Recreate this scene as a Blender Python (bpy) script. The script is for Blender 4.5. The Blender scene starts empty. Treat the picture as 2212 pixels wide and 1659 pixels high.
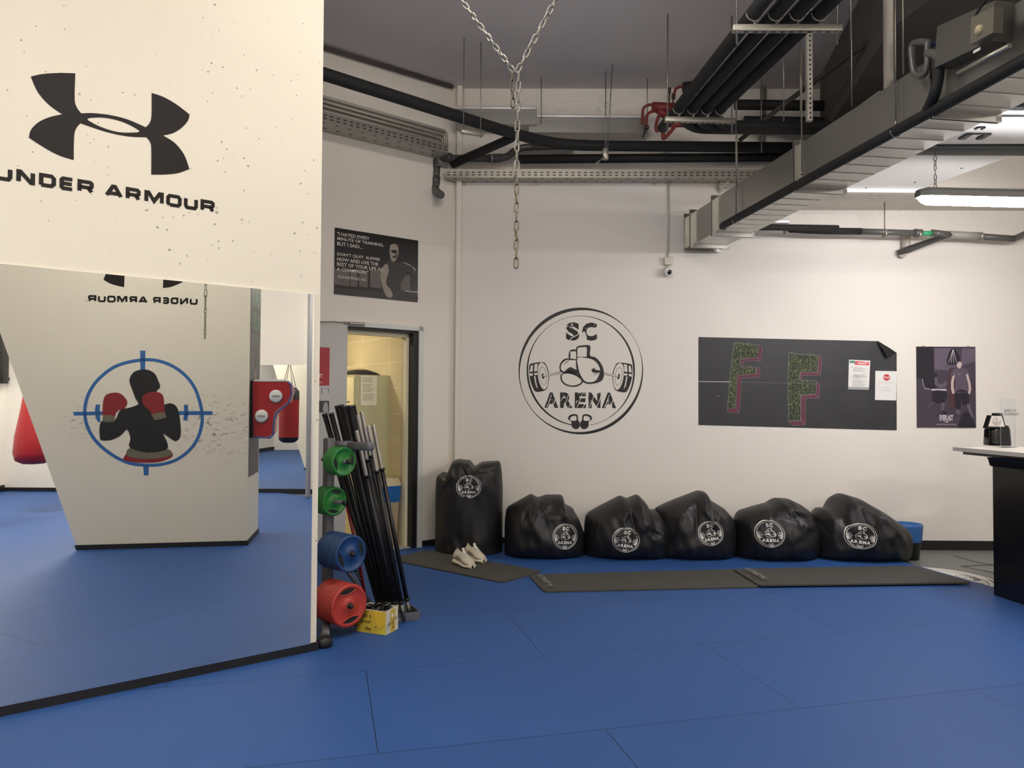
import bpy, bmesh, math, random
from math import sin, cos, pi, atan2, sqrt, radians, exp, hypot
from mathutils import Vector, Matrix
from mathutils.geometry import tessellate_polygon
random.seed(7)
S = bpy.context.scene
COL = S.collection
# ------------------------------------------------------------------ camera
F = 1600.0; H = 1.44; TH = math.atan(38.5 / F); RO = .0057
fw = Vector((0, cos(TH), sin(TH))); r0 = Vector((1, 0, 0)); u0 = Vector((0, -sin(TH), cos(TH)))
cr_ = r0 * cos(RO) + u0 * sin(RO); cu_ = u0 * cos(RO) - r0 * sin(RO)
CAM = Vector((0, 0, H))
cd = bpy.data.cameras.new('camera'); cam = bpy.data.objects.new('camera', cd); COL.objects.link(cam)
cam.matrix_world = Matrix(((cr_.x, cu_.x, -fw.x, 0), (cr_.y, cu_.y, -fw.y, 0), (cr_.z, cu_.z, -fw.z, H), (0, 0, 0, 1)))
cd.sensor_fit = 'HORIZONTAL'; cd.sensor_width = 36; cd.lens = 36 * F / 2212; cd.clip_start = .05
S.camera = cam
# ------------------------------------------------------------------ world, exposure, lamps' light
S.view_settings.view_transform = 'Standard'; S.view_settings.look = 'None'
S.view_settings.gamma = 1; S.view_settings.use_curve_mapping = False
S.view_settings.exposure = 0.32
w = bpy.data.worlds.new('world'); S.world = w; w.use_nodes = True
w.node_tree.nodes['Background'].inputs[0].default_value = (.9, .93, 1, 1)
w.node_tree.nodes['Background'].inputs[1].default_value = .05
LAMPCOL = (1.0, .95, .87)
LAMPS = [  # (centre x, y, z, heading deg, watts, colour) of the fluorescent battens, all but the first out of frame
    (3.72, 5.62, 3.02, -3, 60, (1, .97, .96)),
    (-.45, 1.75, 3.85, 20, 42, LAMPCOL),
    (1.2, -1.2, 3.15, 20, 122, LAMPCOL),
    (.45, 3.45, 4.36, 20, 44, LAMPCOL),  # unseen batten added under the ceiling to brighten the left wall
    (-3.0, .6, 3.15, 20, 45, LAMPCOL),
    (3.7, -2.3, 3.3, 20, 70, (1, .95, .88)),
    (4.3, 1.9, 3.3, 20, 60, (1, .95, .88)),
]
def area(name, loc, rotz, sx, sy, watts, col):
    l = bpy.data.lights.new(name, 'AREA'); l.shape = 'RECTANGLE'; l.size = sx; l.size_y = sy
    l.energy = watts; l.color = col
    o = bpy.data.objects.new(name, l); COL.objects.link(o); o.location = loc; o.rotation_euler = (0, 0, rotz)
    return o

# ------------------------------------------------------------------ pixel -> place helpers
def ray(x, y): return fw + cr_ * ((x - 1106) / F) + cu_ * ((829.5 - y) / F)
def hit(o, d, p, n): return o + d * ((Vector(p) - o).dot(n) / d.dot(n))
def onz(x, y, z=0.0): d = ray(x, y); return CAM + d * ((z - H) / d.z)
def onY(x, y, Y): d = ray(x, y); return CAM + d * (Y / d.y)
nB = Vector((.0114, 1, 0)); nB.normalize(); pB = Vector((-.597, 7.62, 0))
def onB(x, y, off=0.0): return hit(CAM, ray(x, y), pB - nB * off, nB)
nL = Vector((.61, -.7925, 0)); nL.normalize(); dL = Vector((nL.y, -nL.x, 0))   # dL heads away from the corner, to the left
def onL(x, y, off=0.0): return hit(CAM, ray(x, y), pB + nL * off, nL)
P1 = Vector((-1.123, 4.316, 0)); nP = nL.copy(); dP = -dL
def onP(x, y, off=0.0): return hit(CAM, ray(x, y), P1 + nP * off, nP)
MP = P1 + nP * .012                      # plane of the mirror glass
CM = CAM - nP * (2 * (CAM - MP).dot(nP))
def refl(v): return v - nP * (2 * (v - MP).dot(nP))
def unref(x, y, Y):                       # something seen in the mirror at apparent distance Y
    return refl(onY(x, y, Y))
def unz(x, y, z=0.0): return refl(onz(x, y, z))
def onM(x, y, p, n):                      # seen in the mirror, standing on plane p, n
    h = onP(x, y, .012); d = ray(x, y); d = d - nP * (2 * d.dot(nP))
    return hit(h, d, p, n)
UP = Vector((0, 0, 1))

# ------------------------------------------------------------------ materials
MATS = {}
def srgb(c):
    return tuple(((v / 255) / 12.92 if v / 255 <= .04045 else ((v / 255 + .055) / 1.055) ** 2.4) for v in c)
def mat(name, col, rough=.6, metal=0.0, bump=0.0, bscale=40.0, spec=None, emit=None, alpha=None, trans=None, var=0.0, vscale=3.0, coat=0):
    if name in MATS: return MATS[name]
    m = bpy.data.materials.new(name); m.use_nodes = True; nt = m.node_tree; b = nt.nodes['Principled BSDF']
    c = srgb(col) + (1,)
    b.inputs['Base Color'].default_value = c; b.inputs['Roughness'].default_value = rough; b.inputs['Metallic'].default_value = metal
    if spec is not None: b.inputs['Specular IOR Level'].default_value = spec
    if coat: b.inputs['Coat Weight'].default_value = coat
    if emit: b.inputs['Emission Color'].default_value = tuple(emit[0]) + (1,); b.inputs['Emission Strength'].default_value = emit[1]
    if trans is not None: b.inputs['Transmission Weight'].default_value = trans
    if alpha is not None: b.inputs['Alpha'].default_value = alpha
    tc = nt.nodes.new('ShaderNodeTexCoord')
    if bump:
        n = nt.nodes.new('ShaderNodeTexNoise'); n.inputs['Scale'].default_value = bscale; n.inputs['Detail'].default_value = 4
        nt.links.new(tc.outputs['Object'], n.inputs['Vector'])
        bp = nt.nodes.new('ShaderNodeBump'); bp.inputs['Strength'].default_value = bump; bp.inputs['Distance'].default_value = .01
        nt.links.new(n.outputs['Fac'], bp.inputs['Height']); nt.links.new(bp.outputs['Normal'], b.inputs['Normal'])
    if var:
        n = nt.nodes.new('ShaderNodeTexNoise'); n.inputs['Scale'].default_value = vscale; n.inputs['Detail'].default_value = 5
        nt.links.new(tc.outputs['Object'], n.inputs['Vector'])
        mx = nt.nodes.new('ShaderNodeMix'); mx.data_type = 'RGBA'; mx.inputs[6].default_value = c
        mx.inputs[7].default_value = tuple(max(0, v * (1 - var)) for v in c[:3]) + (1,)
        nt.links.new(n.outputs['Fac'], mx.inputs[0]); nt.links.new(mx.outputs[2], b.inputs['Base Color'])
    MATS[name] = m; return m
def nodes(m): return m.node_tree, m.node_tree.nodes, m.node_tree.links

def paint_wall(name, col, pits=0.0, bump=.15, dirt=None):
    """painted concrete: faint unevenness, optional small pits, optional scuffed zone (centre, size)"""
    m = mat(name, col, .75, bump=bump, bscale=7, var=.07, vscale=1.3)
    nt, N, L = nodes(m); b = N['Principled BSDF']; src = b.inputs['Base Color'].links[0].from_socket
    geo = N.new('ShaderNodeNewGeometry')
    if pits:
        vo = N.new('ShaderNodeTexVoronoi'); vo.inputs['Scale'].default_value = 24; L.new(geo.outputs['Position'], vo.inputs['Vector'])
        no = N.new('ShaderNodeTexNoise'); no.inputs['Scale'].default_value = 75; L.new(geo.outputs['Position'], no.inputs['Vector'])
        nb = N.new('ShaderNodeTexNoise'); nb.inputs['Scale'].default_value = 3.1; L.new(geo.outputs['Position'], nb.inputs['Vector'])
        ad = N.new('ShaderNodeMath'); ad.operation = 'MULTIPLY_ADD'; L.new(no.outputs['Fac'], ad.inputs[0]); ad.inputs[1].default_value = .35; L.new(vo.outputs['Distance'], ad.inputs[2])
        th = N.new('ShaderNodeMath'); th.operation = 'MULTIPLY_ADD'; L.new(nb.outputs['Fac'], th.inputs[0]); th.inputs[1].default_value = .42; th.inputs[2].default_value = .045
        lt = N.new('ShaderNodeMath'); lt.operation = 'LESS_THAN'; L.new(ad.outputs[0], lt.inputs[0]); L.new(th.outputs[0], lt.inputs[1])
        wn = N.new('ShaderNodeTexWhiteNoise'); L.new(vo.outputs['Position'], wn.inputs['Vector'])
        g = N.new('ShaderNodeMath'); g.operation = 'GREATER_THAN'; L.new(wn.outputs['Value'], g.inputs[0]); g.inputs[1].default_value = .35
        ml = N.new('ShaderNodeMath'); ml.operation = 'MULTIPLY'; L.new(lt.outputs[0], ml.inputs[0]); L.new(g.outputs[0], ml.inputs[1])
        m2 = N.new('ShaderNodeMath'); m2.operation = 'MULTIPLY'; L.new(ml.outputs[0], m2.inputs[0]); m2.inputs[1].default_value = pits
        mx = N.new('ShaderNodeMix'); mx.data_type = 'RGBA'; L.new(m2.outputs[0], mx.inputs[0]); L.new(src, mx.inputs[6]); mx.inputs[7].default_value = srgb((95, 84, 70)) + (1,)
        L.new(mx.outputs[2], b.inputs['Base Color']); src = mx.outputs[2]
    for (c, sz, amt) in (dirt or []):
        vm = N.new('ShaderNodeVectorMath'); vm.operation = 'SUBTRACT'; L.new(geo.outputs['Position'], vm.inputs[0]); vm.inputs[1].default_value = c
        vd = N.new('ShaderNodeVectorMath'); vd.operation = 'DIVIDE'; L.new(vm.outputs[0], vd.inputs[0]); vd.inputs[1].default_value = sz
        ln = N.new('ShaderNodeVectorMath'); ln.operation = 'LENGTH'; L.new(vd.outputs[0], ln.inputs[0])
        mp = N.new('ShaderNodeMapRange'); L.new(ln.outputs['Value'], mp.inputs[0]); mp.inputs[1].default_value = 1; mp.inputs[2].default_value = .25; mp.inputs[3].default_value = 0; mp.inputs[4].default_value = 1
        sc = N.new('ShaderNodeVectorMath'); sc.operation = 'MULTIPLY'; L.new(geo.outputs['Position'], sc.inputs[0]); sc.inputs[1].default_value = (1, 1, 2.6)
        no = N.new('ShaderNodeTexNoise'); no.inputs['Scale'].default_value = 16; no.inputs['Detail'].default_value = 6; no.inputs['Roughness'].default_value = .75; L.new(sc.outputs[0], no.inputs['Vector'])
        m3 = N.new('ShaderNodeMapRange'); L.new(no.outputs['Fac'], m3.inputs[0]); m3.inputs[1].default_value = .54; m3.inputs[2].default_value = .66
        ml = N.new('ShaderNodeMath'); ml.operation = 'MULTIPLY'; L.new(mp.outputs[0], ml.inputs[0]); L.new(m3.outputs[0], ml.inputs[1])
        m4 = N.new('ShaderNodeMath'); m4.operation = 'MULTIPLY'; L.new(ml.outputs[0], m4.inputs[0]); m4.inputs[1].default_value = amt
        mx = N.new('ShaderNodeMix'); mx.data_type = 'RGBA'; L.new(m4.outputs[0], mx.inputs[0]); L.new(src, mx.inputs[6]); mx.inputs[7].default_value = srgb((80, 72, 60)) + (1,)
        L.new(mx.outputs[2], b.inputs['Base Color']); src = mx.outputs[2]
    return m

WALLC = (233, 227, 219)
# ------------------------------------------------------------------ mesh builder
class MB:
    def __init__(s): s.v = []; s.f = []; s.mi = []; s.sm = []
    def add(s, vs, fs, mi=0, smooth=False):
        k = len(s.v); s.v += [Vector(v) for v in vs]
        for f in fs: s.f.append([i + k for i in f]); s.mi.append(mi); s.sm.append(smooth)
        return s
    def box(s, c, size, ax=None, mi=0):
        """c centre, size along the axes ax (three vectors)"""
        ax = ax or (Vector((1, 0, 0)), Vector((0, 1, 0)), Vector((0, 0, 1)))
        c = Vector(c); vs = []
        for i in (-.5, .5):
            for j in (-.5, .5):
                for k in (-.5, .5): vs.append(c + ax[0] * (i * size[0]) + ax[1] * (j * size[1]) + ax[2] * (k * size[2]))
        return s.add(vs, [(0, 1, 3, 2), (4, 6, 7, 5), (0, 4, 5, 1), (2, 3, 7, 6), (0, 2, 6, 4), (1, 5, 7, 3)], mi)
    def rbox(s, c, size, b=.005, ax=None, mi=0, seg=2):
        bm = bmesh.new(); bmesh.ops.create_cube(bm, size=1)
        for v in bm.verts: v.co = Vector((v.co.x * size[0], v.co.y * size[1], v.co.z * size[2]))
        bmesh.ops.bevel(bm, geom=bm.edges[:], offset=b, segments=seg, profile=.5, affect='EDGES')
        ax = ax or (Vector((1, 0, 0)), Vector((0, 1, 0)), Vector((0, 0, 1))); c = Vector(c)
        bm.verts.index_update()
        s.add([c + ax[0] * v.co.x + ax[1] * v.co.y + ax[2] * v.co.z for v in bm.verts], [[v.index for v in f.verts] for f in bm.faces], mi, True)
        bm.free(); return s
    def prism(s, poly, n, mi=0, smooth=False):
        """poly: loop of 3D points, extruded by vector n"""
        k = len(poly); n = Vector(n); p = [Vector(q) for q in poly]
        tri = tessellate_polygon([p])
        s.add(p + [q + n for q in p], [tuple(t) for t in tri] + [tuple(i + k for i in reversed(t)) for t in tri] + [(i, (i + 1) % k, (i + 1) % k + k, i + k) for i in range(k)], mi)
        return s
    def tube(s, pts, r, seg=10, mi=0, cap=True, rs=None, closed=False, flat=None):
        pts = [Vector(p) for p in pts]; n = len(pts); rings = []
        t0 = (pts[1] - pts[0]).normalized()
        a = t0.orthogonal().normalized()
        if flat: a = (Vector(flat) - t0 * t0.dot(Vector(flat))).normalized()
        prev = t0
        for i, p in enumerate(pts):
            if closed: t = (pts[(i + 1) % n] - pts[i - 1]).normalized()
            elif i == 0: t = (pts[1] - p).normalized()
            elif i == n - 1: t = (p - pts[-2]).normalized()
            else: t = ((pts[i + 1] - p).normalized() + (p - pts[i - 1]).normalized()).normalized()
            q = prev.rotation_difference(t); a = q @ a; a = (a - t * a.dot(t)).normalized(); prev = t
            b = t.cross(a); rr = (rs[i] if rs else r)
            rings.append([p + (a * cos(2 * pi * j / seg) + b * sin(2 * pi * j / seg)) * rr for j in range(seg)])
        vs = [v for R in rings for v in R]; fs = []
        for i in range(n if closed else n - 1):
            i2 = (i + 1) % n
            for j in range(seg): fs.append((i * seg + j, i * seg + (j + 1) % seg, i2 * seg + (j + 1) % seg, i2 * seg + j))
        k = len(s.v); s.add(vs, fs, mi, True)
        if cap and not closed: s.f += [[k + j for j in reversed(range(seg))], [k + (n - 1) * seg + j for j in range(seg)]]; s.mi += [mi, mi]; s.sm += [False, False]
        return s
    def lathe(s, o, ax, prof, seg=32, mi=0, smooth=True):
        """prof: (along, radius) pairs"""
        o = Vector(o); ax = Vector(ax).normalized(); a = ax.orthogonal().normalized(); b = ax.cross(a); vs = []
        for (h, r) in prof:
            for j in range(seg): vs.append(o + ax * h + (a * cos(2 * pi * j / seg) + b * sin(2 * pi * j / seg)) * r)
        fs = [(i * seg + j, i * seg + (j + 1) % seg, (i + 1) * seg + (j + 1) % seg, (i + 1) * seg + j) for i in range(len(prof) - 1) for j in range(seg)]
        s.add(vs, fs, mi, smooth); return s
    def build(s, name, mats, parent=None, sharp=None):
        me = bpy.data.meshes.new(name); me.from_pydata([tuple(v) for v in s.v], [], s.f)
        for m in (mats if isinstance(mats, (list, tuple)) else [mats]): me.materials.append(m)
        me.polygons.foreach_set('material_index', s.mi); me.polygons.foreach_set('use_smooth', s.sm)
        me.update()
        o = bpy.data.objects.new(name, me); COL.objects.link(o)
        if parent: o.parent = parent; o.matrix_parent_inverse = Matrix.Translation(-parent.location)
        if sharp: me.set_sharp_from_angle(angle=radians(sharp))
        return o
def tag(o, label=None, cat=None, group=None, kind=None):
    if label: o['label'] = label
    if cat: o['category'] = cat
    if group: o['group'] = group
    if kind: o['kind'] = kind
    return o
def struct(name, mb, m): return tag(mb.build(name, m), kind='structure')
def empty(name, loc, label, cat, group=None):
    o = bpy.data.objects.new(name, None); o.empty_display_size = .1; COL.objects.link(o); o.location = loc
    return tag(o, label, cat, group)
def copy_tree(o, parent=None):
    c = o.copy(); COL.objects.link(c)
    if parent: c.parent = parent
    for ch in o.children: copy_tree(ch, c)
    return c
def lerp(a, b, t): return a + (b - a) * t
def crv(pts, n=6, closed=True):
    """Catmull-Rom through 2D/3D points"""
    P = [Vector(p) for p in pts]; m = len(P); out = []
    rng = range(m) if closed else range(m - 1)
    for i in rng:
        p0 = P[(i - 1) % m] if closed or i > 0 else P[0]; p1 = P[i]; p2 = P[(i + 1) % m]; p3 = P[(i + 2) % m] if closed or i + 2 < m else P[-1]
        for k in range(n):
            t = k / n
            out.append(.5 * ((2 * p1) + (p2 - p0) * t + (2 * p0 - 5 * p1 + 4 * p2 - p3) * t * t + (3 * p1 - p0 - 3 * p2 + p3) * t ** 3))
    if not closed: out.append(P[-1])
    return out

# ------------------------------------------------------------------ flat artwork (ink on a surface)
class Ink:
    """2D shapes in layers; each shape is vertices + faces + colour index + layer"""
    def __init__(s): s.sh = []
    def poly(s, loops, c=0, lay=0):
        if not isinstance(loops[0][0], (tuple, list, Vector)): loops = [loops]
        L3 = [[Vector((p[0], p[1], 0)) for p in lp] for lp in loops]
        tri = tessellate_polygon(L3); s.sh.append(([(v.x, v.y) for lp in L3 for v in lp], [tuple(t) for t in tri], c, lay)); return s
    def quad(s, x0, y0, x1, y1, c=0, lay=0): return s.poly([(x0, y0), (x1, y0), (x1, y1), (x0, y1)], c, lay)
    def stroke(s, pts, wd, c=0, lay=0, closed=False, square=False):
        pts = [Vector((p[0], p[1])) for p in pts]; n = len(pts); vs = []; W = wd if callable(wd) else (lambda t: wd)
        if square and not closed:
            pts[0] = pts[0] + (pts[0] - pts[1]).normalized() * wd / 2; pts[-1] = pts[-1] + (pts[-1] - pts[-2]).normalized() * wd / 2
        for i, p in enumerate(pts):
            a = pts[(i - 1) % n] if closed or i else p; b = pts[(i + 1) % n] if closed or i < n - 1 else p
            d1 = (p - a); d2 = (b - p)
            d1 = d1.normalized() if d1.length > 1e-9 else d2.normalized(); d2 = d2.normalized() if d2.length > 1e-9 else d1
            t = d1 + d2; t = t.normalized() if t.length > 1e-6 else d1
            nn = Vector((-t.y, t.x)); k = 1 / max(.42, nn.dot(Vector((-d1.y, d1.x)))); h = W(i / max(1, n - 1)) / 2 * k
            vs += [tuple(p + nn * h), tuple(p - nn * h)]
        fs = [(2 * i, 2 * i + 1, 2 * ((i + 1) % n) + 1, 2 * ((i + 1) % n)) for i in range(n if closed else n - 1)]
        s.sh.append((vs, fs, c, lay)); return s
    def circle(s, cx, cy, r, c=0, lay=0, n=40, ry=None): return s.poly([(cx + r * cos(2 * pi * i / n), cy + (ry or r) * sin(2 * pi * i / n)) for i in range(n)], c, lay)
    def ring(s, cx, cy, r, wf, c=0, lay=0, n=120, a0=0, a1=360):
        full = (a1 - a0) >= 360; vs = []; m = n if full else n + 1
        for i in range(m):
            a = radians(a0 + (a1 - a0) * i / n); wv = wf(math.degrees(a)) if callable(wf) else wf
            vs += [(cx + r * cos(a), cy + r * sin(a)), (cx + (r - wv) * cos(a), cy + (r - wv) * sin(a))]
        fs = [(2 * i, 2 * i + 1, 2 * ((i + 1) % m) + 1, 2 * ((i + 1) % m)) for i in range(n)]
        s.sh.append((vs, fs, c, lay)); return s
    def text(s, txt, x0, y0, x1, y1, c=0, lay=0, bold=0.0, align=None):
        """text fitted into the box (x1 None: natural width)"""
        vs, fs = textmesh(txt, bold); xs = [v[0] for v in vs]; ys = [v[1] for v in vs]
        ax, bx, ay, by = min(xs), max(xs), min(ys), max(ys); sy = (y1 - y0) / (by - ay); sx = abs(sy) if x1 is None else (x1 - x0) / (bx - ax)
        s.sh.append(([(x0 + (v[0] - ax) * sx, y0 + (v[1] - ay) * sy) for v in vs], fs, c, lay)); return s
    def map(s, f):
        s.sh = [([f(*v) for v in vs], fs, c, l) for vs, fs, c, l in s.sh]; return s
    def merge(s, o, f=lambda x, y: (x, y), dl=0):
        s.sh += [([f(*v) for v in vs], fs, c, l + dl) for vs, fs, c, l in o.sh]; return s
    def build(s, name, place, mats, step=.0006, parent=None, n=None, sub=0):
        """place(u, v, lift) -> 3D"""
        mb = MB()
        for vs, fs, c, lay in s.sh:
            if sub:
                bm = bmesh.new(); bv = [bm.verts.new((a, b, 0)) for a, b in vs]
                for f in fs:
                    try: bm.faces.new([bv[i] for i in f])
                    except ValueError: pass
                for _ in range(4):
                    ed = [e for e in bm.edges if e.calc_length() > sub]
                    if not ed: break
                    bmesh.ops.subdivide_edges(bm, edges=ed, cuts=1)
                bmesh.ops.triangulate(bm, faces=bm.faces[:]); bm.verts.index_update()
                vs = [(v.co.x, v.co.y) for v in bm.verts]; fs = [[v.index for v in f.verts] for f in bm.faces]; bm.free()
            mb.add([place(a, b, step * (lay + 1)) for a, b in vs], fs, c)
        if n is not None:    # face everything towards n
            for i, f in enumerate(mb.f):
                a, b, d = mb.v[f[0]], mb.v[f[1]], mb.v[f[2]]
                if (b - a).cross(d - a).dot(n) < 0: mb.f[i] = list(reversed(f))
        return mb.build(name, mats, parent)
_tm = {}
def textmesh(txt, bold=0.0):
    k = (txt, bold)
    if k not in _tm:
        c = bpy.data.curves.new('t', 'FONT'); c.body = txt; c.offset = bold; c.resolution_u = 3
        o = bpy.data.objects.new('t', c); COL.objects.link(o); dg = bpy.context.evaluated_depsgraph_get()
        me = bpy.data.meshes.new_from_object(o.evaluated_get(dg)); _tm[k] = ([(v.co.x, v.co.y) for v in me.vertices], [tuple(p.vertices) for p in me.polygons])
        bpy.data.objects.remove(o); bpy.data.curves.remove(c); bpy.data.meshes.remove(me)
    return _tm[k]

def planar(o, ux, uy, n):
    """placement on a plane: origin o, axes ux, uy (scaled), normal n towards the viewer"""
    o, ux, uy, n = Vector(o), Vector(ux), Vector(uy), Vector(n)
    return lambda a, b, l=0.0: o + ux * a + uy * b + n * l

# ================================================================== THE SETTING
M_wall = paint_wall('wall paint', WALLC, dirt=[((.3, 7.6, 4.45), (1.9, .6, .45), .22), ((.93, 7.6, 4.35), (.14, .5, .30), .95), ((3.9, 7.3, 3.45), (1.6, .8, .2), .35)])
M_wall2 = paint_wall('left wall paint', (238, 231, 220))
M_pil = paint_wall('pillar paint', (238, 229, 211), pits=.6, bump=.25)
M_ceil = mat('ceiling grey', (216, 209, 207), .85, bump=.2, bscale=3, var=.12, vscale=.7)
M_beam = paint_wall('painted concrete beam', (206, 198, 186), bump=.8, dirt=[((3.9, 7.2, 3.43), (1.8, .8, .2), .3)])
M_base = mat('black skirting', (22, 22, 24), .55)
M_greyfl = mat('grey floor', (118, 118, 114), .5, var=.12, vscale=2)
M_black = mat('black ink', (24, 21, 20), .5)
M_white = mat('white ink', (225, 222, 215), .6)

M_floor = mat('blue mats', (48, 86, 150), .55, bump=.12, bscale=260)
nt, N, L = nodes(M_floor); b = N['Principled BSDF']; b.inputs['Specular IOR Level'].default_value = .32
geo = N.new('ShaderNodeNewGeometry'); d1 = N.new('ShaderNodeVectorMath'); d1.operation = 'DOT_PRODUCT'; d1.inputs[1].default_value = (.970, .242, 0)
d2 = N.new('ShaderNodeVectorMath'); d2.operation = 'DOT_PRODUCT'; d2.inputs[1].default_value = (.242, -.970, 0)
L.new(geo.outputs['Position'], d1.inputs[0]); L.new(geo.outputs['Position'], d2.inputs[0])
a1 = N.new('ShaderNodeMath'); a1.inputs[1].default_value = -.218 + 1.975 * 8; a2 = N.new('ShaderNodeMath'); a2.inputs[1].default_value = 3.1 + .955 * 20
L.new(d1.outputs['Value'], a1.inputs[0]); L.new(d2.outputs['Value'], a2.inputs[0])
cx = N.new('ShaderNodeCombineXYZ'); L.new(a1.outputs[0], cx.inputs[0]); L.new(a2.outputs[0], cx.inputs[1])
# offset: row -1 -> +20 = 19 is odd, so unshifted, as wanted
br = N.new('ShaderNodeTexBrick'); br.offset = .5; br.offset_frequency = 2; br.squash = 1
L.new(cx.outputs[0], br.inputs['Vector']); br.inputs['Scale'].default_value = 1; br.inputs['Brick Width'].default_value = 1.975; br.inputs['Row Height'].default_value = .955
br.inputs['Mortar Size'].default_value = .0028; br.inputs['Mortar Smooth'].default_value = .3
blue = srgb((46, 85, 146)); br.inputs['Color1'].default_value = blue + (1,); br.inputs['Color2'].default_value = tuple(v * .93 for v in blue) + (1,)
br.inputs['Mortar'].default_value = tuple(v * .28 for v in blue) + (1,)
ns = N.new('ShaderNodeTexNoise'); ns.inputs['Scale'].default_value = 1.1; ns.inputs['Detail'].default_value = 6; L.new(geo.outputs['Position'], ns.inputs['Vector'])
mp = N.new('ShaderNodeMapRange'); L.new(ns.outputs['Fac'], mp.inputs[0]); mp.inputs[3].default_value = .9; mp.inputs[4].default_value = 1.08
mu = N.new('ShaderNodeMix'); mu.data_type = 'RGBA'; mu.blend_type = 'MULTIPLY'; mu.inputs[0].default_value = 1; L.new(br.outputs['Color'], mu.inputs[6]); L.new(mp.outputs[0], mu.inputs[7]); L.new(mu.outputs[2], b.inputs['Base Color'])

CEIL = 4.69; LOW = 3.43
R0 = Vector((5.2, -.35, 0)); dR = Vector((.256, .967, 0)); dR.normalize(); nR = Vector((-dR.y, dR.x, 0))       # right wall, nR points into the room
BK0 = Vector((4.08, -4.1, 0)); dK = Vector((.936, -.352, 0)); dK.normalize(); nK = Vector((-dK.y, dK.x, 0)); nK = nK if nK.y > 0 else -nK
def isect(p, d, q, e):
    t = ((q.x - p.x) * e.y - (q.y - p.y) * e.x) / (d.x * e.y - d.y * e.x); return p + d * t
dBw = Vector((1, -.0114, 0)).normalized()
cBL = pB.copy(); cBR = isect(pB, dBw, R0, dR); cKR = isect(R0, dR, BK0, dK)
cLL = pB + dL * 5.6; cKL = isect(BK0, dK, Vector((cLL.x - .3, 0, 0)), Vector((0, 1, 0))); cKL.z = 0
def wall(name, p, q, z0, z1, nin, m, th=.15):
    p, q = Vector(p), Vector(q); d = (q - p).normalized(); mb = MB()
    c = (p + q) / 2 - nin * th / 2; c.z = (z0 + z1) / 2
    mb.box(c, ((q - p).length, th, z1 - z0), (d, nin, UP)); return struct(name, mb, m)
wall('wall_back', cBL - dBw * .05, cBR + dBw * .2, -.04, CEIL, -nB, M_wall)
wall('wall_right', cKR - dR * .2, cBR + dR * .2, -.04, CEIL, nR, M_wall2)
wall('wall_rear', cKL - dK * .2, cKR + dK * .2, -.04, CEIL, nK, M_wall2)
mb = MB(); c = (cLL + cKL) / 2; mb.box((c.x - .1, c.y, CEIL / 2), (.15, (cLL - cKL).length + .6, CEIL + .08)); struct('wall_end', mb, M_wall2)
# the left wall with the door opening
tD = lambda p: (p - pB).dot(dL)
dj0, dj1 = tD(onL(896, 1100)), tD(onL(744, 900)); DH = 2.125
mb = MB()
for (a, b_, z0, z1) in ((-.02, dj0, -.04, CEIL), (dj1, 5.8, -.04, CEIL), (dj0, dj1, DH, CEIL), (dj0, dj1, -.04, 0)):
    c = pB + dL * (a + b_) / 2 - nL * .06; c.z = (z0 + z1) / 2; mb.box(c, (b_ - a, .12, z1 - z0), (dL, nL, UP))
struct('wall_left', mb, M_wall2)
# floor: grey slab below, blue mats on top of it (up to a straight edge on the right)
mb = MB(); mb.box((1, 2, -.09), (16, 17, .1)); struct('floor', mb, M_greyfl)
eA = isect(Vector((3.579, 6.811, 0)), Vector((.242, -.97, 0)), pB, dBw); eB_ = isect(Vector((3.579, 6.811, 0)), Vector((.242, -.97, 0)), R0, dR)
mb = MB(); pl = [cBL, eA, eB_, cKR, cKL, cLL]
mb.prism([(p.x, p.y, -.038) for p in pl], (0, 0, .038)); o = mb.build('floor_mats', M_floor); tag(o, kind='structure')
mb = MB(); mb.box((1, 2, CEIL + .1), (16, 17, .2)); struct('ceiling', mb, M_ceil)
# lower concrete beam along the back wall on the right, dark downstand further forward
mb = MB(); mb.prism([(2.75, 7.62, LOW), (2.75, 6.79, LOW), (7.6, 6.7, LOW), (7.6, 7.62, LOW)], (0, 0, .40)); struct('trim_1', mb, M_beam)
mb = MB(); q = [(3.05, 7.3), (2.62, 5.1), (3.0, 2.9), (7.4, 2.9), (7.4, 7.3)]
mb.prism([(x, y, 4.05) for x, y in q], (0, 0, CEIL - 4.05)); struct('trim_2', mb, mat('shade-toned downstand', (84, 80, 78), .85))  # downstand grey darkened, the shade up there is put into its colour
# skirtings
def skirt(name, p, q, nin, z0, z1, th=.012):
    p, q = Vector(p), Vector(q); mb = MB(); d = (q - p).normalized(); c = (p + q) / 2 + nin * th / 2; c.z = (z0 + z1) / 2
    mb.box(c, ((q - p).length, th, z1 - z0), (d, nin, UP)); struct(name, mb, M_base)
skirt('baseboard_back', cBL, cBR, -nB, -.04, .055); skirt('baseboard_left', pB + dL * .02, pB + dL * (dj0 - .075), nL, -.02, .055)
skirt('baseboard_right', cKR, cBR, nR, -.02, .06); skirt('baseboard_rear', cKL, cKR, nK, 0, .1)
# thin dark trim where the left wall meets the ceiling, corner bead, peeling line
mb = MB(); a = onL(690, 100, .05); b_ = onL(978, 188, .05); mb.tube([a - (b_ - a) * 2, b_], .02, 8); struct('trim_3', mb, mat('dark trim', (88, 80, 74), .7))
mb = MB(); mb.box(pB + nL * .02 + Vector((.03, -.03, 2.35)), (.05, .05, 4.68)); struct('trim_4', mb, M_wall2)

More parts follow.
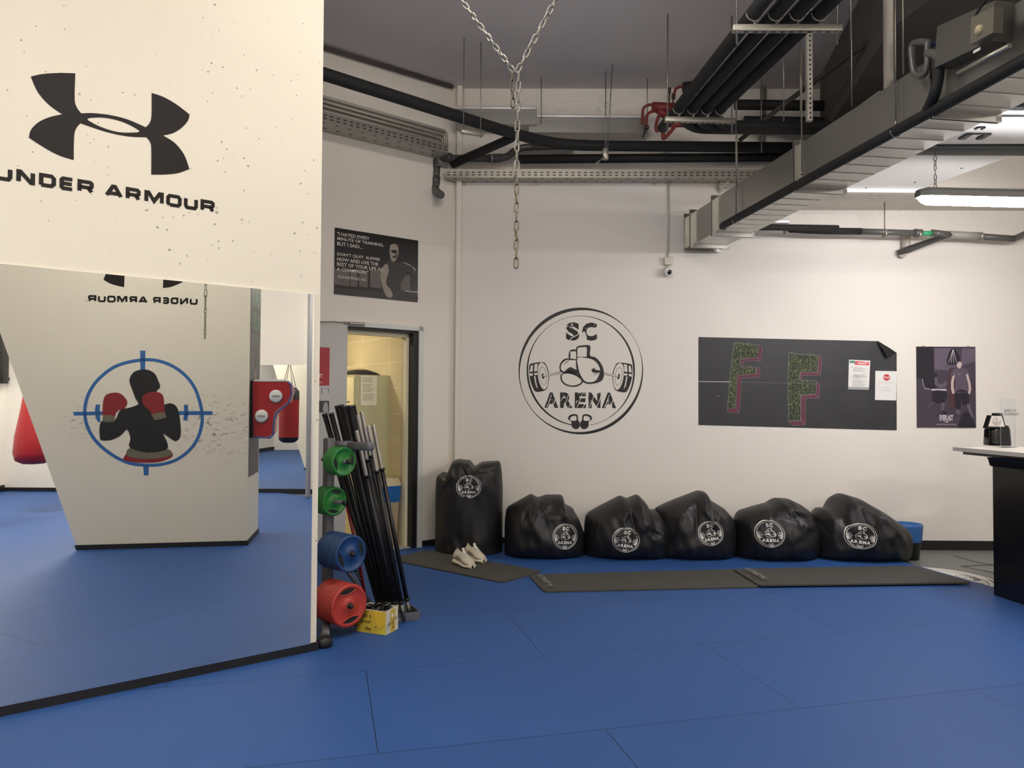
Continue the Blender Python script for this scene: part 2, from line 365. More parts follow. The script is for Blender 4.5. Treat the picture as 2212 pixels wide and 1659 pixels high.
# door frame
M_frame = mat('door frame white', (212, 214, 208), .4)
M_seal = mat('black door seal', (14, 14, 15), .5)
mb = MB(); fw_ = .065
for (a, b_, z0, z1) in ((dj0 - fw_, dj0 - .012, 0, DH + .055), (dj0 - fw_, dj1 + .02, DH + .012, DH + .055)):
    c = pB + dL * (a + b_) / 2 + nL * .012; c.z = (z0 + z1) / 2; mb.box(c, (b_ - a, .05, z1 - z0), (dL, nL, UP))
struct('door_1', mb, M_frame)
fr = bpy.data.objects['door_1']
mb = MB()
for (a, b_, z0, z1) in ((dj0 - .012, dj0 + .045, 0, DH + .012), (dj0, dj1, DH - .012, DH + .012)):
    c = pB + dL * (a + b_) / 2 - nL * .03; c.z = (z0 + z1) / 2; mb.box(c, (b_ - a, .10, z1 - z0), (dL, nL, UP))
mb.build('door_seal', M_seal, fr)
mb = MB()
for (a, b_, z0, z1) in ((dj0 + .045, dj0 + .075, 0, DH - .012), (dj0 + .04, dj1, DH - .05, DH - .012)):
    c = pB + dL * (a + b_) / 2 - nL * .115; c.z = (z0 + z1) / 2; mb.box(c, (b_ - a, .10, z1 - z0), (dL, nL, UP))
mb.build('door_lining', mat('cream lining', (232, 224, 196), .45), fr)
mb = MB(); mb.box(pB + dL * (dj0 + dj1) / 2 - nL * .07 + UP * .004, (dj1 - dj0, .14, .008), (dL, nL, UP)); mb.build('threshold', mat('threshold', (190, 186, 176), .5), fr)
# the door leaf, folded back flat along the wall
mb = MB(); c = pB + dL * (dj1 + .44) + nL * .05; c.z = 1.075; mb.rbox(c, (.86, .045, 2.13), .004, (dL, nL, UP)); lf = struct('door_2', mb, mat('door leaf', (196, 194, 190), .45))
mb = MB(); p = lambda t, z, off: pB + dL * t + nL * off + UP * z
mb.rbox(p(dj1 - .09, DH + .035, .05), (.16, .035, .028), .006, (dL, nL, UP)); mb.tube([p(dj1 - .06, DH + .035, .05), p(dj1 + .16, DH + .03, .10)], .008, 6)
mb.tube([p(dj1 + .16, DH + .03, .10), p(dj1 + .34, DH + .02, .075)], .007, 6); mb.build('door_closer', mat('closer metal', (150, 148, 144), .35, .7), lf)

# ------------------------------------------------------------------ the room behind the door
M_tile = mat('cream wall tiles', (226, 214, 178), .3)
nt, N, L = nodes(M_tile); b = N['Principled BSDF']; geo = N.new('ShaderNodeNewGeometry')
dd = N.new('ShaderNodeVectorMath'); dd.operation = 'DOT_PRODUCT'; dd.inputs[1].default_value = (-.61, .7925, 0); L.new(geo.outputs['Position'], dd.inputs[0])
sp = N.new('ShaderNodeSeparateXYZ'); L.new(geo.outputs['Position'], sp.inputs[0]); cx = N.new('ShaderNodeCombineXYZ'); L.new(dd.outputs['Value'], cx.inputs[0]); L.new(sp.outputs['Z'], cx.inputs[1])
br = N.new('ShaderNodeTexBrick'); br.offset = 0; L.new(cx.outputs[0], br.inputs['Vector']); br.inputs['Scale'].default_value = 1; br.inputs['Brick Width'].default_value = .62; br.inputs['Row Height'].default_value = .262
br.inputs['Mortar Size'].default_value = .004; cc = srgb((222, 209, 172)); br.inputs['Color1'].default_value = cc + (1,); br.inputs['Color2'].default_value = tuple(v * .96 for v in cc) + (1,); br.inputs['Mortar'].default_value = srgb((238, 230, 200)) + (1,)
L.new(br.outputs['Color'], b.inputs['Base Color'])
nO = -nL
J = pB + dL * (dj0 + .075) - nL * .12
def wb(name, c, sz, m): mb = MB(); mb.box(c, sz, (dL, nO, UP)); return struct(name, mb, m)
wb('wall_locker_side', J - dL * .04 + nO * 1.35 + UP * 1.3, (.08, 2.7, 2.7), M_tile)
wb('wall_locker_far', J + dL * 1.0 + nO * 2.7 + UP * 1.3, (3.2, .08, 2.7), M_tile)
wb('wall_locker_left', J + dL * 2.3 + nO * 1.35 + UP * 1.3, (.08, 2.7, 2.7), M_tile)
wb('ceiling_locker', J + dL * 1.0 + nO * 1.36 + UP * 2.7, (3.2, 2.7, .08), mat('locker room ceiling', (225, 220, 205), .8))
wb('floor_locker', J + dL * 1.0 + nO * 1.35 + UP * -.02, (3.2, 2.7, .04), mat('locker room floor', (200, 190, 168), .4))
lc = J + dL * .95 + nO * .9 + UP * 2.6
ll = empty('ceiling_lamp', lc + UP * .06, 'round warm ceiling lamp inside the locker room', 'lamp')
mb = MB(); mb.lathe(lc + UP * .06, (0, 0, -1), [(0, .16), (.02, .17), (.03, .16)], 24); mb.build('lamp_base', M_frame, ll)
mb = MB(); mb.lathe(lc + UP * .03, (0, 0, -1), [(0, .155), (.03, .14), (.05, .08), (.055, .001)], 24); mb.build('lamp_shade', mat('warm shade', (255, 240, 200), .4, emit=((1, .85, .55), 2)), ll)
al = area('locker_lamp_light', lc - UP * .05, 0, .3, .3, 15, (1, .88, .68)); al.parent = ll; al.matrix_parent_inverse = Matrix.Translation(-ll.location)

# locker cabinet inside, seen from its side
M_lock = mat('locker side paint', (196, 192, 150), .5); M_lockf = mat('locker door cream', (238, 228, 190), .45)
LK = J + nO * .28; tA = (hit(CAM, ray(849, 900), LK, nO) - LK).dot(dL); tB = (hit(CAM, ray(766, 900), LK, nO) - LK).dot(dL); LM = (tA + tB) / 2; LW_ = tB - tA; LK0 = LK; LK = LK + dL * (LM - .27)
lk = empty('locker_cabinet', LK + dL * .26 + nO * .45, 'tall pale locker cabinet just inside the open doorway', 'locker')
HL = hit(CAM, ray(805, 810), LK0, nO).z
mb = MB(); mb.box(LK + dL * .27 + nO * .45 + UP * HL / 2, (LW_, .90, HL), (dL, nO, UP)); mb.build('body', M_lock, lk)
for k in range(3):
    mb = MB(); c = LK + dL * (.27 + LW_ / 2 + .006) + nO * (.15 + .30 * k) + UP * (HL / 2 + .03); mb.rbox(c, (.012, .285, HL - .12), .003, (dL, nO, UP)); dr = mb.build('door', M_lockf, lk)
    mb = MB()
    for j in range(5): mb.box(c + dL * .008 + UP * (.55 - j * .045), (.004, .12, .008), (dL, nO, UP))
    mb.build('vent', mat('dark slot', (90, 84, 66), .6), dr)
    mb = MB(); mb.rbox(c + dL * .015 + nO * .09 - UP * .02, (.02, .02, .07), .004, (dL, nO, UP)); mb.build('lock', mat('lock metal', (130, 126, 110), .3, .8), dr)
# notice on the locker side
pa, pb_ = LK + nO * -.002 + dL * .13, LK + nO * -.002 + dL * .34
ik = Ink(); ik.quad(0, 0, 1, 1, 0, 0)
rr = random.Random(3)
for j in range(17):
    if j in (4, 11): continue
    ik.quad(.12, .93 - j * .047, .55 + rr.random() * .33, .945 - j * .047, 1, 1)
o = ik.build('notice_sheet', planar(LK + nO * -.004 + dL * (.27 + LW_ * .36) + UP * (hit(CAM, ray(797, 876), LK0, nO).z), -dL * LW_ * .42, UP * .30, nL), [mat('paper warm', (235, 230, 205), .7), mat('grey print', (150, 146, 125), .7)], n=nL)
tag(o, 'printed white notice sheet taped to the locker side', 'notice')
# dark bag and pale cloth lying on the cabinet
mb = MB(); c0 = LK + dL * .27 + nO * .35 + UP * HL
prof = [(-.26, .0), (-.2, .03), (-.05, .05), (.08, .055), (.17, .045), (.24, .015)]
vs = []; m_ = 9
for (x, h) in prof:
    for j in range(m_): a = pi * j / (m_ - 1); vs.append(c0 + dL * (-x) * .8 + nO * (cos(a) * .14) + UP * (.004 + h * sin(a) * (1 + .2 * sin(x * 40 + j))))
fs = [(i * m_ + j, i * m_ + j + 1, (i + 1) * m_ + j + 1, (i + 1) * m_ + j) for i in range(5) for j in range(m_ - 1)]
mb.add(vs, fs, 0, True); mb.box(c0 + UP * .004, (.40, .27, .006), (dL, nO, UP)); tag(mb.build('folded_bag', mat('black cloth', (24, 22, 26), .8, bump=.3)), 'black folded bag lying on top of the locker cabinet', 'bag')
mb = MB(); mb.rbox(LK + dL * .28 + nO * .72 + UP * (HL + .05), (.42, .3, .1), .03, (dL, nO, UP)); tag(mb.build('cardboard_box', mat('pale card', (232, 220, 180), .8)), 'pale flat box at the back of the locker cabinet top', 'box')
# waste bin with blue liner just inside
WB = J + dL * .14 + nO * .13
wbn = empty('waste_bin', WB, 'beige waste bin with blue liner inside the doorway', 'bin')
def taper(c, a0, b0, a1, b1, h, ax=(dL, nO)):
    vs = []
    for (a, b_, z) in ((a0, b0, 0), (a1, b1, h)):
        for (i, j) in ((-1, -1), (1, -1), (1, 1), (-1, 1)): vs.append(c + ax[0] * i * a / 2 + ax[1] * j * b_ / 2 + UP * z)
    return vs, [(3, 2, 1, 0), (4, 5, 6, 7), (0, 1, 5, 4), (1, 2, 6, 5), (2, 3, 7, 6), (3, 0, 4, 7)]
mb = MB(); mb.add(*taper(WB, .20, .17, .24, .21, .50)); mb.build('body', mat('bin beige', (176, 160, 130), .6), wbn)
mb = MB(); mb.add(*taper(WB + UP * .44, .245, .215, .265, .235, .16)); mb.build('liner', mat('blue plastic bag', (40, 105, 175), .3, bump=.9, bscale=22), wbn)
mb = MB(); mb.add(*taper(WB + UP * .60, .27, .235, .24, .19, .075)); mb.build('lid', mat('bin lid', (205, 190, 150), .5), wbn)

# ------------------------------------------------------------------ artwork of the two pillars
def place2(o, e):          # local (a, z) on a vertical plane: a along e from o
    return lambda a, z, l=0.0, n=None: Vector((o.x + e.x * a, o.y + e.y * a, z))
def loc1(zx, zy):          # pixel (2.765x zoom) -> (a, z) on the first pillar's face, a measured from its right edge, negative to the left
    p = onP(zx / 2.765, zy / 2.765); return ((p - P1).dot(dP), p.z)
def seg(pts, n=5): return [tuple(v) for v in crv([(a, b) for a, b in pts], n, False)]
top = [(183, 458), (250, 443), (350, 436), (450, 438)]
UA = seg(top) + seg([(450, 438), (446, 590), (458, 640), (485, 677)])[1:] + seg([(485, 677), (560, 676), (660, 688), (760, 713), (870, 760)])[1:] + \
     seg([(870, 760), (893, 735), (904, 690), (905, 555)])[1:] + seg([(905, 555), (980, 581), (1060, 628), (1133, 685)])[1:] + \
     seg([(1133, 685), (1120, 725), (1080, 768), (1030, 797), (975, 810)])[1:] + seg([(975, 810), (1045, 855), (1100, 925), (1131, 1010)])[1:] + \
     seg([(1131, 1010), (1060, 1035), (980, 1043), (903, 1043)])[1:] + seg([(903, 1043), (903, 890), (896, 850), (873, 820)])[1:] + \
     seg([(873, 820), (780, 817), (680, 800), (580, 772), (480, 737)])[1:] + seg([(480, 737), (455, 768), (443, 815), (440, 957)])[1:] + \
     seg([(440, 957), (350, 928), (260, 880), (172, 823)])[1:] + seg([(172, 823), (185, 775), (230, 730), (295, 700), (370, 683)])[1:] + seg([(370, 683), (290, 625), (225, 550), (183, 458)])[1:-1]
hole = [tuple(v) for v in crv([(522, 712), (565, 703), (640, 706), (740, 732), (832, 783), (780, 792), (700, 788), (620, 765), (560, 738)], 4)]
ikL = Ink(); ikL.poly([[loc1(*p) for p in UA], [loc1(*p) for p in hole]], 0, 0)
GL = {'U': [[(0, 1), (0, .22), (.13, 0), (.87, 0), (1, .22), (1, 1)]], 'N': [[(0, 0), (0, 1), (.12, 1), (.88, 0), (1, 0), (1, 1)]],
      'D': [[(0, 0), (0, 1), (.8, 1), (1, .78), (1, .22), (.8, 0), (0, 0)]], 'E': [[(1, 1), (.14, 1), (0, .86), (0, .14), (.14, 0), (1, 0)], [(.02, .5), (.95, .5)]],
      'R': [[(0, 0), (0, 1), (.88, 1), (1, .88), (1, .58), (.88, .44), (0, .44)], [(.72, .44), (1, 0)]], 'A': [[(0, 0), (.42, 1), (.58, 1), (1, 0)], [(.16, .26), (.84, .26)]],
      'M': [[(0, 0), (0, 1), (.14, 1), (.5, .12), (.86, 1), (1, 1), (1, 0)]], 'O': [[(.14, 0), (0, .2), (0, .8), (.14, 1), (.86, 1), (1, .8), (1, .2), (.86, 0), (.14, 0)]]}
def word(ik, letters, z0, h, wd, f=1.0):
    for ch, a, b_ in letters:
        a += wd / 2; b_ -= wd / 2
        for st in GL[ch]: ik.stroke([(a + (b_ - a) * x, z0 + wd / 2 + (h - wd) * y) for x, y in st], wd, 0, 0)
Lx = [('U', None, 75), ('N', 97, 210), ('D', 232, 335), ('E', 355, 445), ('R', 462, 560), ('A', 625, 735), ('R', 750, 840), ('M', 862, 978), ('O', 992, 1085), ('U', 1098, 1182), ('R', 1197, 1282)]
lets = []
for ch, a, b_ in Lx:
    bl = 1083 + (b_ - 97) * .1665
    lets.append([ch, None if a is None else loc1(a, 1040 + (a - 97) * .1665)[0], loc1(b_, 1040 + (b_ - 97) * .1665)[0]])
wN = lets[1][2] - lets[1][1]; lets[0][1] = lets[0][2] - wN * .97
Z0 = 2.441; HH = .0655
ikW = Ink(); word(ikW, [tuple(l) for l in lets], Z0, HH, .0185)
a0_, a1_ = lets[0][1], lets[-1][2]
ikW.ring(a1_ + .012, Z0 + .008, .008, .0015, 0, 0, 16); ikW.text('R', a1_ + .009, Z0 + .004, a1_ + .015, Z0 + .012)

# ------------------------------------------------------------------ the two slanted pillars
M_ink = mat('glossy black vinyl', (30, 25, 23), .5, bump=.12, bscale=18, spec=.2)
def pillar(o, e, ein, wbot, slant, label, m):
    """o: square-edge foot, e: along the face towards the slanted edge, ein: into the pillar"""
    h = CEIL; th = .70
    root = empty('concrete_pillar', o + e * wbot / 2 + ein * th / 2, label, 'pillar')
    fc = [o.copy(), o + e * wbot, o + e * (wbot + slant * h) + UP * h, o + UP * h]
    mb = MB(); mb.prism(fc, ein * th); mb.build('shaft', m, root)
    mb = MB(); k = .011; z1 = .047
    fc = [o - e * k - ein * k, o + e * (wbot + k) - ein * k, o + e * (wbot + k + slant * z1) - ein * k + UP * z1, o - e * k - ein * k + UP * z1]
    mb.prism(fc, ein * (th + 2 * k)); mb.build('skirting', M_base, root)
    return root
SL = .345
p1 = pillar(P1, dL, -nL, 1.535, SL, 'wide cream concrete pillar with pitted face, slanted edge and a mirror', M_pil)
def on1(a, z, l): q = P1 + dP * a + nP * l; q.z = z; return q
tag(ikL.build('brand_emblem', on1, M_ink, .0015, n=nP), 'large black interlocking arcs emblem on the front pillar', 'decal')
tag(ikW.build('brand_lettering', on1, M_ink, .0015, n=nP), 'black wide capital lettering below the arcs emblem on the front pillar', 'decal')
# mirror on the first pillar
mb = MB(); a0 = -.040; zt = 2.057; zb = .046
sl = lambda z: -(1.505 + SL * z)
pts = [P1 + dP * a0 + UP * zb, P1 + dP * a0 + UP * zt, P1 + dP * sl(zt) + UP * zt, P1 + dP * sl(zb) + UP * zb]
mb.prism([p + nP * .001 for p in pts], nP * .011)
o = mb.build('wall_mirror', mat('mirror silver', (232, 234, 232), .0, 1.0)); tag(o, 'large frameless mirror with slanted side on the front pillar', 'mirror')

# second pillar, seen only in the mirror
A2 = unz(168, 1188); B2 = unz(527, 1179); D2 = unz(549, 1152)
B2 = Vector((B2.x + .03, B2.y + .01, 0)); e2 = (A2 - B2); e2.z = 0; w2 = e2.length; e2.normalize()
n2 = Vector((e2.y, -e2.x, 0)); n2 = n2 if n2.dot(CM - B2) > 0 else -n2          # outward, towards the mirror
cz = lambda x, y: onM(x, y, B2, n2)
cc1 = cz(470, 925); cc2 = cz(195, 910)
M_pil2 = paint_wall('pillar paint scuffed', (230, 221, 202), bump=.2, dirt=[(tuple(cc1), (.5, .5, .42), 1.0), (tuple(cc2), (.3, .3, .25), .9)])
p2 = pillar(B2, e2, -n2, w2, SL, 'cream concrete pillar with painted boxer target, seen in the mirror', M_pil2)
def on2(a, z, l): q = B2 + e2 * a + n2 * l; q.z = z; return q
def loc2(zx, zy):  # mirror view (3.072x zoom from 0,560) -> local (a, z)
    p = onM(zx / 3.0722, 560 + zy / 3.0722, B2, n2); return ((p - B2).dot(e2), p.z)
uL = loc2(1312, 270); uR = loc2(584, 270); zb2 = loc2(950, 293)[1]; k2 = (uR[0] - uL[0]) / (a1_ - a0_)
f2 = lambda a, z: (uL[0] + (a - a0_) * k2, zb2 + (z - Z0) * abs(k2))
q = Ink(); q.merge(ikL, f2); tag(q.build('brand_emblem', on2, M_ink, .0015, n=n2), 'black arcs emblem on the mirrored pillar, cut by the mirror top', 'decal')
q = Ink(); q.merge(ikW, f2); tag(q.build('brand_lettering', on2, M_ink, .0015, n=n2), 'black capital lettering reading backwards in the mirror', 'decal')
# boxer in the crosshair ring, painted
bx = Ink(); T = lambda pts, n=4, closed=True: [loc2(*p) for p in ([tuple(v) for v in crv(pts, n, closed)] if n > 1 else pts)]
ringp = [tuple(v) for v in crv([(948, 668), (1080, 682), (1200, 745), (1290, 850), (1338, 1000), (1335, 1120), (1285, 1235), (1190, 1320), (1080, 1360), (965, 1366), (850, 1350), (740, 1295), (640, 1210), (580, 1110), (563, 1000), (590, 890), (660, 790), (780, 705)], 6)]
sc = (loc2(100, 800)[0] - loc2(200, 800)[0]) / 100; sc = abs(sc)
bx.stroke([loc2(*p) for p in ringp], 24 * sc, 0, 0, closed=True)
for pts in ([(930, 606), (965, 606), (963, 742), (932, 742)], [(488, 1012), (690, 1010), (690, 1034), (490, 1038)], [(1180, 1008), (1410, 1008), (1410, 1034), (1180, 1034)], [(950, 1370), (988, 1370), (986, 1434), (955, 1434)],
            [(636, 964), (664, 964), (662, 1012), (668, 1078), (650, 1082), (634, 1050), (630, 1000)], [(1220, 966), (1247, 966), (1250, 1020), (1244, 1070), (1216, 1070), (1222, 1020)]):
    bx.poly(T(pts, 1), 0, 0)
bx.poly(T([(818, 1332), (838, 1290), (866, 1252), (985, 1280), (1106, 1256), (1148, 1306), (1060, 1345), (960, 1350), (880, 1346)], 3), 2, 1)
bx.poly(T([(838, 1296), (866, 1252), (985, 1280), (1106, 1256), (1142, 1298), (1060, 1320), (960, 1326), (890, 1318)], 3), 3, 2)
bx.poly(T([(862, 1250), (866, 1190), (844, 1130), (800, 1170), (740, 1198), (680, 1202), (664, 1185), (662, 1110), (680, 1072), (740, 1076), (770, 1060), (800, 1000), (860, 985), (918, 962), (900, 925), (884, 880), (862, 820), (864, 785), (890, 748), (940, 732), (990, 736), (1030, 762), (1048, 800), (1062, 835), (1058, 858), (1040, 880),
             (1080, 960), (1130, 955), (1170, 975), (1190, 1030), (1200, 1120), (1196, 1180), (1168, 1206), (1140, 1195), (1084, 1158), (1110, 1215), (1104, 1262), (985, 1284)], 3), 1, 3)
bx.poly(T([(684, 1040), (684, 960), (700, 905), (750, 886), (800, 892), (838, 930), (844, 960), (824, 990), (790, 1000), (770, 1020), (762, 1044), (720, 1036)], 4), 2, 4)
bx.poly(T([(680, 1076), (684, 1036), (724, 1032), (764, 1044), (760, 1078), (720, 1082)], 1), 3, 5)
bx.poly(T([(1000, 1010), (960, 975), (944, 935), (956, 900), (1000, 882), (1050, 882), (1082, 905), (1090, 960), (1092, 1018), (1050, 1016), (1008, 1040)], 4), 2, 4)
bx.poly(T([(1006, 1030), (1050, 1018), (1094, 1014), (1106, 1050), (1070, 1060), (1028, 1070)], 1), 3, 5)
o = bx.build('painted_boxer', on2, [mat('blue paint', (45, 100, 160), .5), mat('black paint', (26, 24, 24), .6, var=.3), mat('dark red paint', (135, 28, 34), .6), mat('olive grey paint', (110, 104, 84), .6)], .001, n=n2)
tag(o, 'painted black boxer with red gloves inside a blue crosshair ring', 'wall painting')

# ================================================================== LAMPS (fluorescent battens)
M_hous = mat('lamp housing grey', (120, 118, 114), .5)
M_chain = mat('steel chain', (150, 147, 138), .42, .55)
def link(c, ax, side, L=.030, W=.020, r=.0026, seg=6):
    """one oval chain link: centre c, long axis ax, wide axis side"""
    pts = []
    for i in range(12):
        a = 2 * pi * i / 12; pts.append(c + ax * (cos(a) * (W / 2 - r) + math.copysign(L / 2 - W / 2, cos(a))) + side * sin(a) * (W / 2 - r))
    return pts
def chain_mb(mb, p, q, pitch=.024, L=.030, W=.018, r=.0026, sag=0):
    d = q - p; n = max(2, int(d.length / pitch)); t = d.normalized(); s0 = t.orthogonal().normalized(); s1 = t.cross(s0)
    for i in range(n):
        c = p + d * ((i + .5) / n) - UP * (sag * 4 * ((i + .5) / n) * (1 - (i + .5) / n)); a = .35 * sin(i * 1.7)
        s = (s0 if i % 2 else s1); s = (Matrix.Rotation(a + .6, 3, t) @ s)
        mb.tube(link(c, t, s, L, W, r), r, 5, closed=True)
def batten(c, head, watts, col, label, cid):
    c = Vector(c); d = Vector((cos(radians(head)), -sin(radians(head)), 0)) if cid == 0 else Vector((cos(radians(head)), sin(radians(head)), 0))
    if cid == 0: d = Vector((1, .05, -.004)).normalized()
    s = Vector((-d.y, d.x, 0)).normalized(); Lh = .63
    root = empty('fluorescent_lamp', c + UP * .06, label, 'lamp', None)
    mb = MB()
    sec = [(-.058, -.01), (-.05, .035), (-.028, .06), (.028, .06), (.05, .035), (.058, -.01)]
    vs = []; 
    for x, k in ((-Lh - .02, .72), (-Lh + .05, 1), (Lh - .05, 1), (Lh + .02, .72)):
        vs += [c + d * x + s * a * k + UP * (b_ * (k if b_ > 0 else 1)) for a, b_ in sec]
    fs = [(i * 6 + j, i * 6 + (j + 1) % 6, (i + 1) * 6 + (j + 1) % 6, (i + 1) * 6 + j) for i in range(3) for j in range(6)] + [tuple(range(5, -1, -1)), tuple(range(18, 24))]
    mb.add(vs, fs); mb.build('housing', M_hous, root)
    mb = MB(); n = 9; prof = [(-Lh, .35), (-Lh + .02, .75), (-Lh + .06, 1), (Lh - .06, 1), (Lh - .02, .75), (Lh, .35)]; vs = []
    for x, k in prof:
        for j in range(n): a = pi * j / (n - 1); vs.append(c + d * x + s * cos(a) * .054 * (.5 + .5 * k) - UP * (.008 + sin(a) * .062 * k))
    fs = [(i * n + j, i * n + j + 1, (i + 1) * n + j + 1, (i + 1) * n + j) for i in range(5) for j in range(n - 1)] + [tuple(range(n)), tuple(range(6 * n - 1, 5 * n - 1, -1))]
    mb.add(vs, fs, 0, True)
    area_ = 1.2 * .17
    m = mat('lit diffuser %d' % cid, (250, 248, 240), .4, emit=(col, watts / (pi * area_)))
    mb.build('diffuser', m, root)
    top = (3.402 if cid == 0 else CEIL)
    for x in (-Lh + .12, Lh - .12):
        mb = MB(); chain_mb(mb, c + d * x + UP * .055, Vector((c.x + d.x * x, c.y + d.y * x, top)), .034, .042, .024, .003); mb.build('hanging_chain', mat('dark chain', (110, 106, 98), .4, .7), root)
    return root
LL = ['lit fluorescent batten hanging on chains in front of the back wall', 'lit fluorescent batten overhead between the pillars', 'lit fluorescent batten overhead behind the camera', 'unseen fluorescent batten added overhead to brighten the left wall',
      'lit fluorescent batten far left of the room', 'lit fluorescent batten near the rear wall', 'lit fluorescent batten by the right wall mirror']
for i, (x, y, z, hd, wt, col) in enumerate(LAMPS): batten((x, y, z), hd, wt, col, LL[i], i)

# ================================================================== DUCTS
M_galv = mat('galvanised sheet', (166, 164, 158), .3, .8, bump=.05, bscale=12, var=.12, vscale=4)
M_galvl = mat('pale galvanised sheet', (222, 221, 220), .42, .35, bump=.08, bscale=6, var=.1, vscale=3)
M_steel = mat('zinc steel', (168, 164, 152), .4, .7)
M_insul = mat('black pipe insulation', (25, 25, 25), .75, bump=.15, bscale=60)
M_pvc = mat('grey plastic pipe', (88, 86, 82), .38)
ZB = 3.013; DHt = .315; DW = .345
dd = Vector((2.369 - 1.752, 3.402 - 7.57, 0)).normalized(); ds = Vector((-dd.y, dd.x, 0)); ds = ds if ds.x > 0 else -ds
d0 = Vector((1.752, 7.575, ZB))
root = empty('air_duct', d0 + dd * 3 + ds * DW / 2, 'long square galvanised air duct running to the back wall', 'duct')
LD = 7.2
mb = MB(); mb.box(d0 + dd * (LD / 2 + .055) + ds * DW / 2 + UP * DHt / 2, (LD, DW, DHt), (dd, ds, UP))
for k in range(3, 40):
    t = .30 + k * .165
    mb.box(d0 + dd * t + ds * DW / 2 - UP * .0005, (.010, DW - .01, .006), (dd, ds, UP))
mb.build('sheet_body', M_galvl if False else M_galv, root)
for t in (.09, .26, .78, 2.23, 3.65, 5.5):
    mb = MB(); th = .018
    for off in (-.011, .011):
        if t == .09 and off < 0: continue
        mb.box(d0 + dd * (t + off) + ds * DW / 2 - UP * .016, (.008, DW + .07, .034), (dd, ds, UP))
        mb.box(d0 + dd * (t + off) + ds * DW / 2 + UP * (DHt + .014), (.008, DW + .07, .03), (dd, ds, UP))
        mb.box(d0 + dd * (t + off) - ds * .016 + UP * DHt / 2, (.008, .034, DHt + .06), (dd, ds, UP))
        mb.box(d0 + dd * (t + off) + ds * (DW + .016) + UP * DHt / 2, (.008, .034, DHt + .06), (dd, ds, UP))
    mb.build('flange', M_galv, root)
# plenum / wide duct right of it at the lower soffit, and the fan unit before it
def slab(name, label, cat, pts, z, h, m, extra=None):
    mb = MB(); mb.prism([(x, y, z) for x, y in pts], (0, 0, h))
    r_ = empty(name, Vector((sum(p[0] for p in pts) / len(pts), sum(p[1] for p in pts) / len(pts), z)), label, cat); mb.build('casing', m, r_); return r_
wd = slab('wide_duct', 'wide flat pale duct under the low concrete beam', 'duct', [(2.66, 6.74), (2.84, 5.76), (3.95, 5.70), (3.72, 6.70)], 3.40, .30, M_galvl)
mb = MB(); mb.box((3.06, 6.72, 3.385), (1.36, .03, .035)); mb.box((3.06, 6.74, 3.395), (1.36, .08, .01)); mb.build('flange', M_galvl, wd)
for x, y in ((2.75, 6.68), (3.2, 6.67), (3.55, 6.5), (3.72, 6.1)):
    mb = MB(); mb.lathe((x, y, 3.402), (0, 0, -1), [(0, .01), (.006, .009), (.008, .001)], 8); mb.build('rivet', mat('dark rivet', (50, 48, 46), .5), wd)
fu = slab('fan_coil_unit', 'pale fan coil unit hung beside the air duct', 'ventilation unit', [(2.45, 5.56), (2.5, 5.02), (4.5, 4.98), (4.5, 5.50)], 3.40, .18, M_galvl)
mb = MB(); mb.rbox((3.7, 5.66, 3.43), (2.0, .16, .10), .01); mb.build('dark_joint', mat('dark joint', (70, 72, 72), .6, bump=.3), fu)
mb = MB(); mb.rbox((3.7, 4.90, 3.42), (1.9, .10, .06), .01); mb.rbox((3.7, 4.78, 3.44), (1.9, .05, .05), .01); mb.build('rail', mat('grey rail', (122, 124, 128), .4, .5), fu)
for x, y, s_ in ((3.30, 5.36, 1), (3.28, 5.20, .35), (3.95, 5.22, .35)):
    mb = MB(); mb.rbox((x, y, 3.398), (.05 * s_ , .11 * s_, .02), .004); mb.rbox((x + .13 * s_, y, 3.398), (.05 * s_, .11 * s_, .02), .004); mb.box((x + .065 * s_, y - .05 * s_, 3.397), (.13 * s_, .008, .012)); mb.build('latch', M_black, fu)
f2 = slab('return_air_box', 'bright return air box nearest the frame corner', 'ventilation unit', [(2.62, 4.62), (2.7, 3.7), (4.6, 3.6), (4.6, 4.6)], 3.40, .10, M_galvl)
mb = MB(); mb.rbox((3.4, 4.45, 3.392), (1.4, .05, .02), .004); mb.rbox((3.05, 4.56, 3.39), (.05, .10, .03), .004); mb.build('latch', M_black, f2)

# black insulated drain pipe under the duct's left edge, with hooks and rods
LAB = iter(range(1000))
def pipe(name, pts, r, m, label, cat='pipe', group=None, seg=14, smooth=0, parent=None):
    P = [Vector(p) for p in pts]
    if smooth:  # rounded corners of radius ~smooth
        Q = [P[0]]
        for i in range(1, len(P) - 1):
            a, b_, c = P[i - 1], P[i], P[i + 1]; s1 = min(smooth, (a - b_).length * .45); s2 = min(smooth, (c - b_).length * .45)
            u, v = b_ + (a - b_).normalized() * s1, b_ + (c - b_).normalized() * s2
            for k in range(7): t = k / 6; Q.append(u * (1 - t) ** 2 + b_ * 2 * t * (1 - t) + v * t * t)
        P = Q + [P[-1]]
    mb = MB(); mb.tube(P, r, seg); o = mb.build(name, m, parent)
    if parent is None: tag(o, label, cat, group)
    return o
lo = -ds * .028 - UP * .0
pp = [d0 + dd * t + lo + UP * .008 for t in (.98, 2.2, 3.4, 4.2, 5.5, 7.0)]
pk = onB(1700, 495, .36); pk2 = onB(1612, 490, .36)
pipe('drain_pipe', [pk2 + Vector((.9, 0, -.01)), pk2, pk2 + Vector((-.06, 0, .0)), pp[0]] + pp[1:], .032, M_insul, 'black insulated drain pipe along the lower edge of the square duct', smooth=.08)
M_rod = mat('threaded rod', (150, 146, 138), .4, .8)
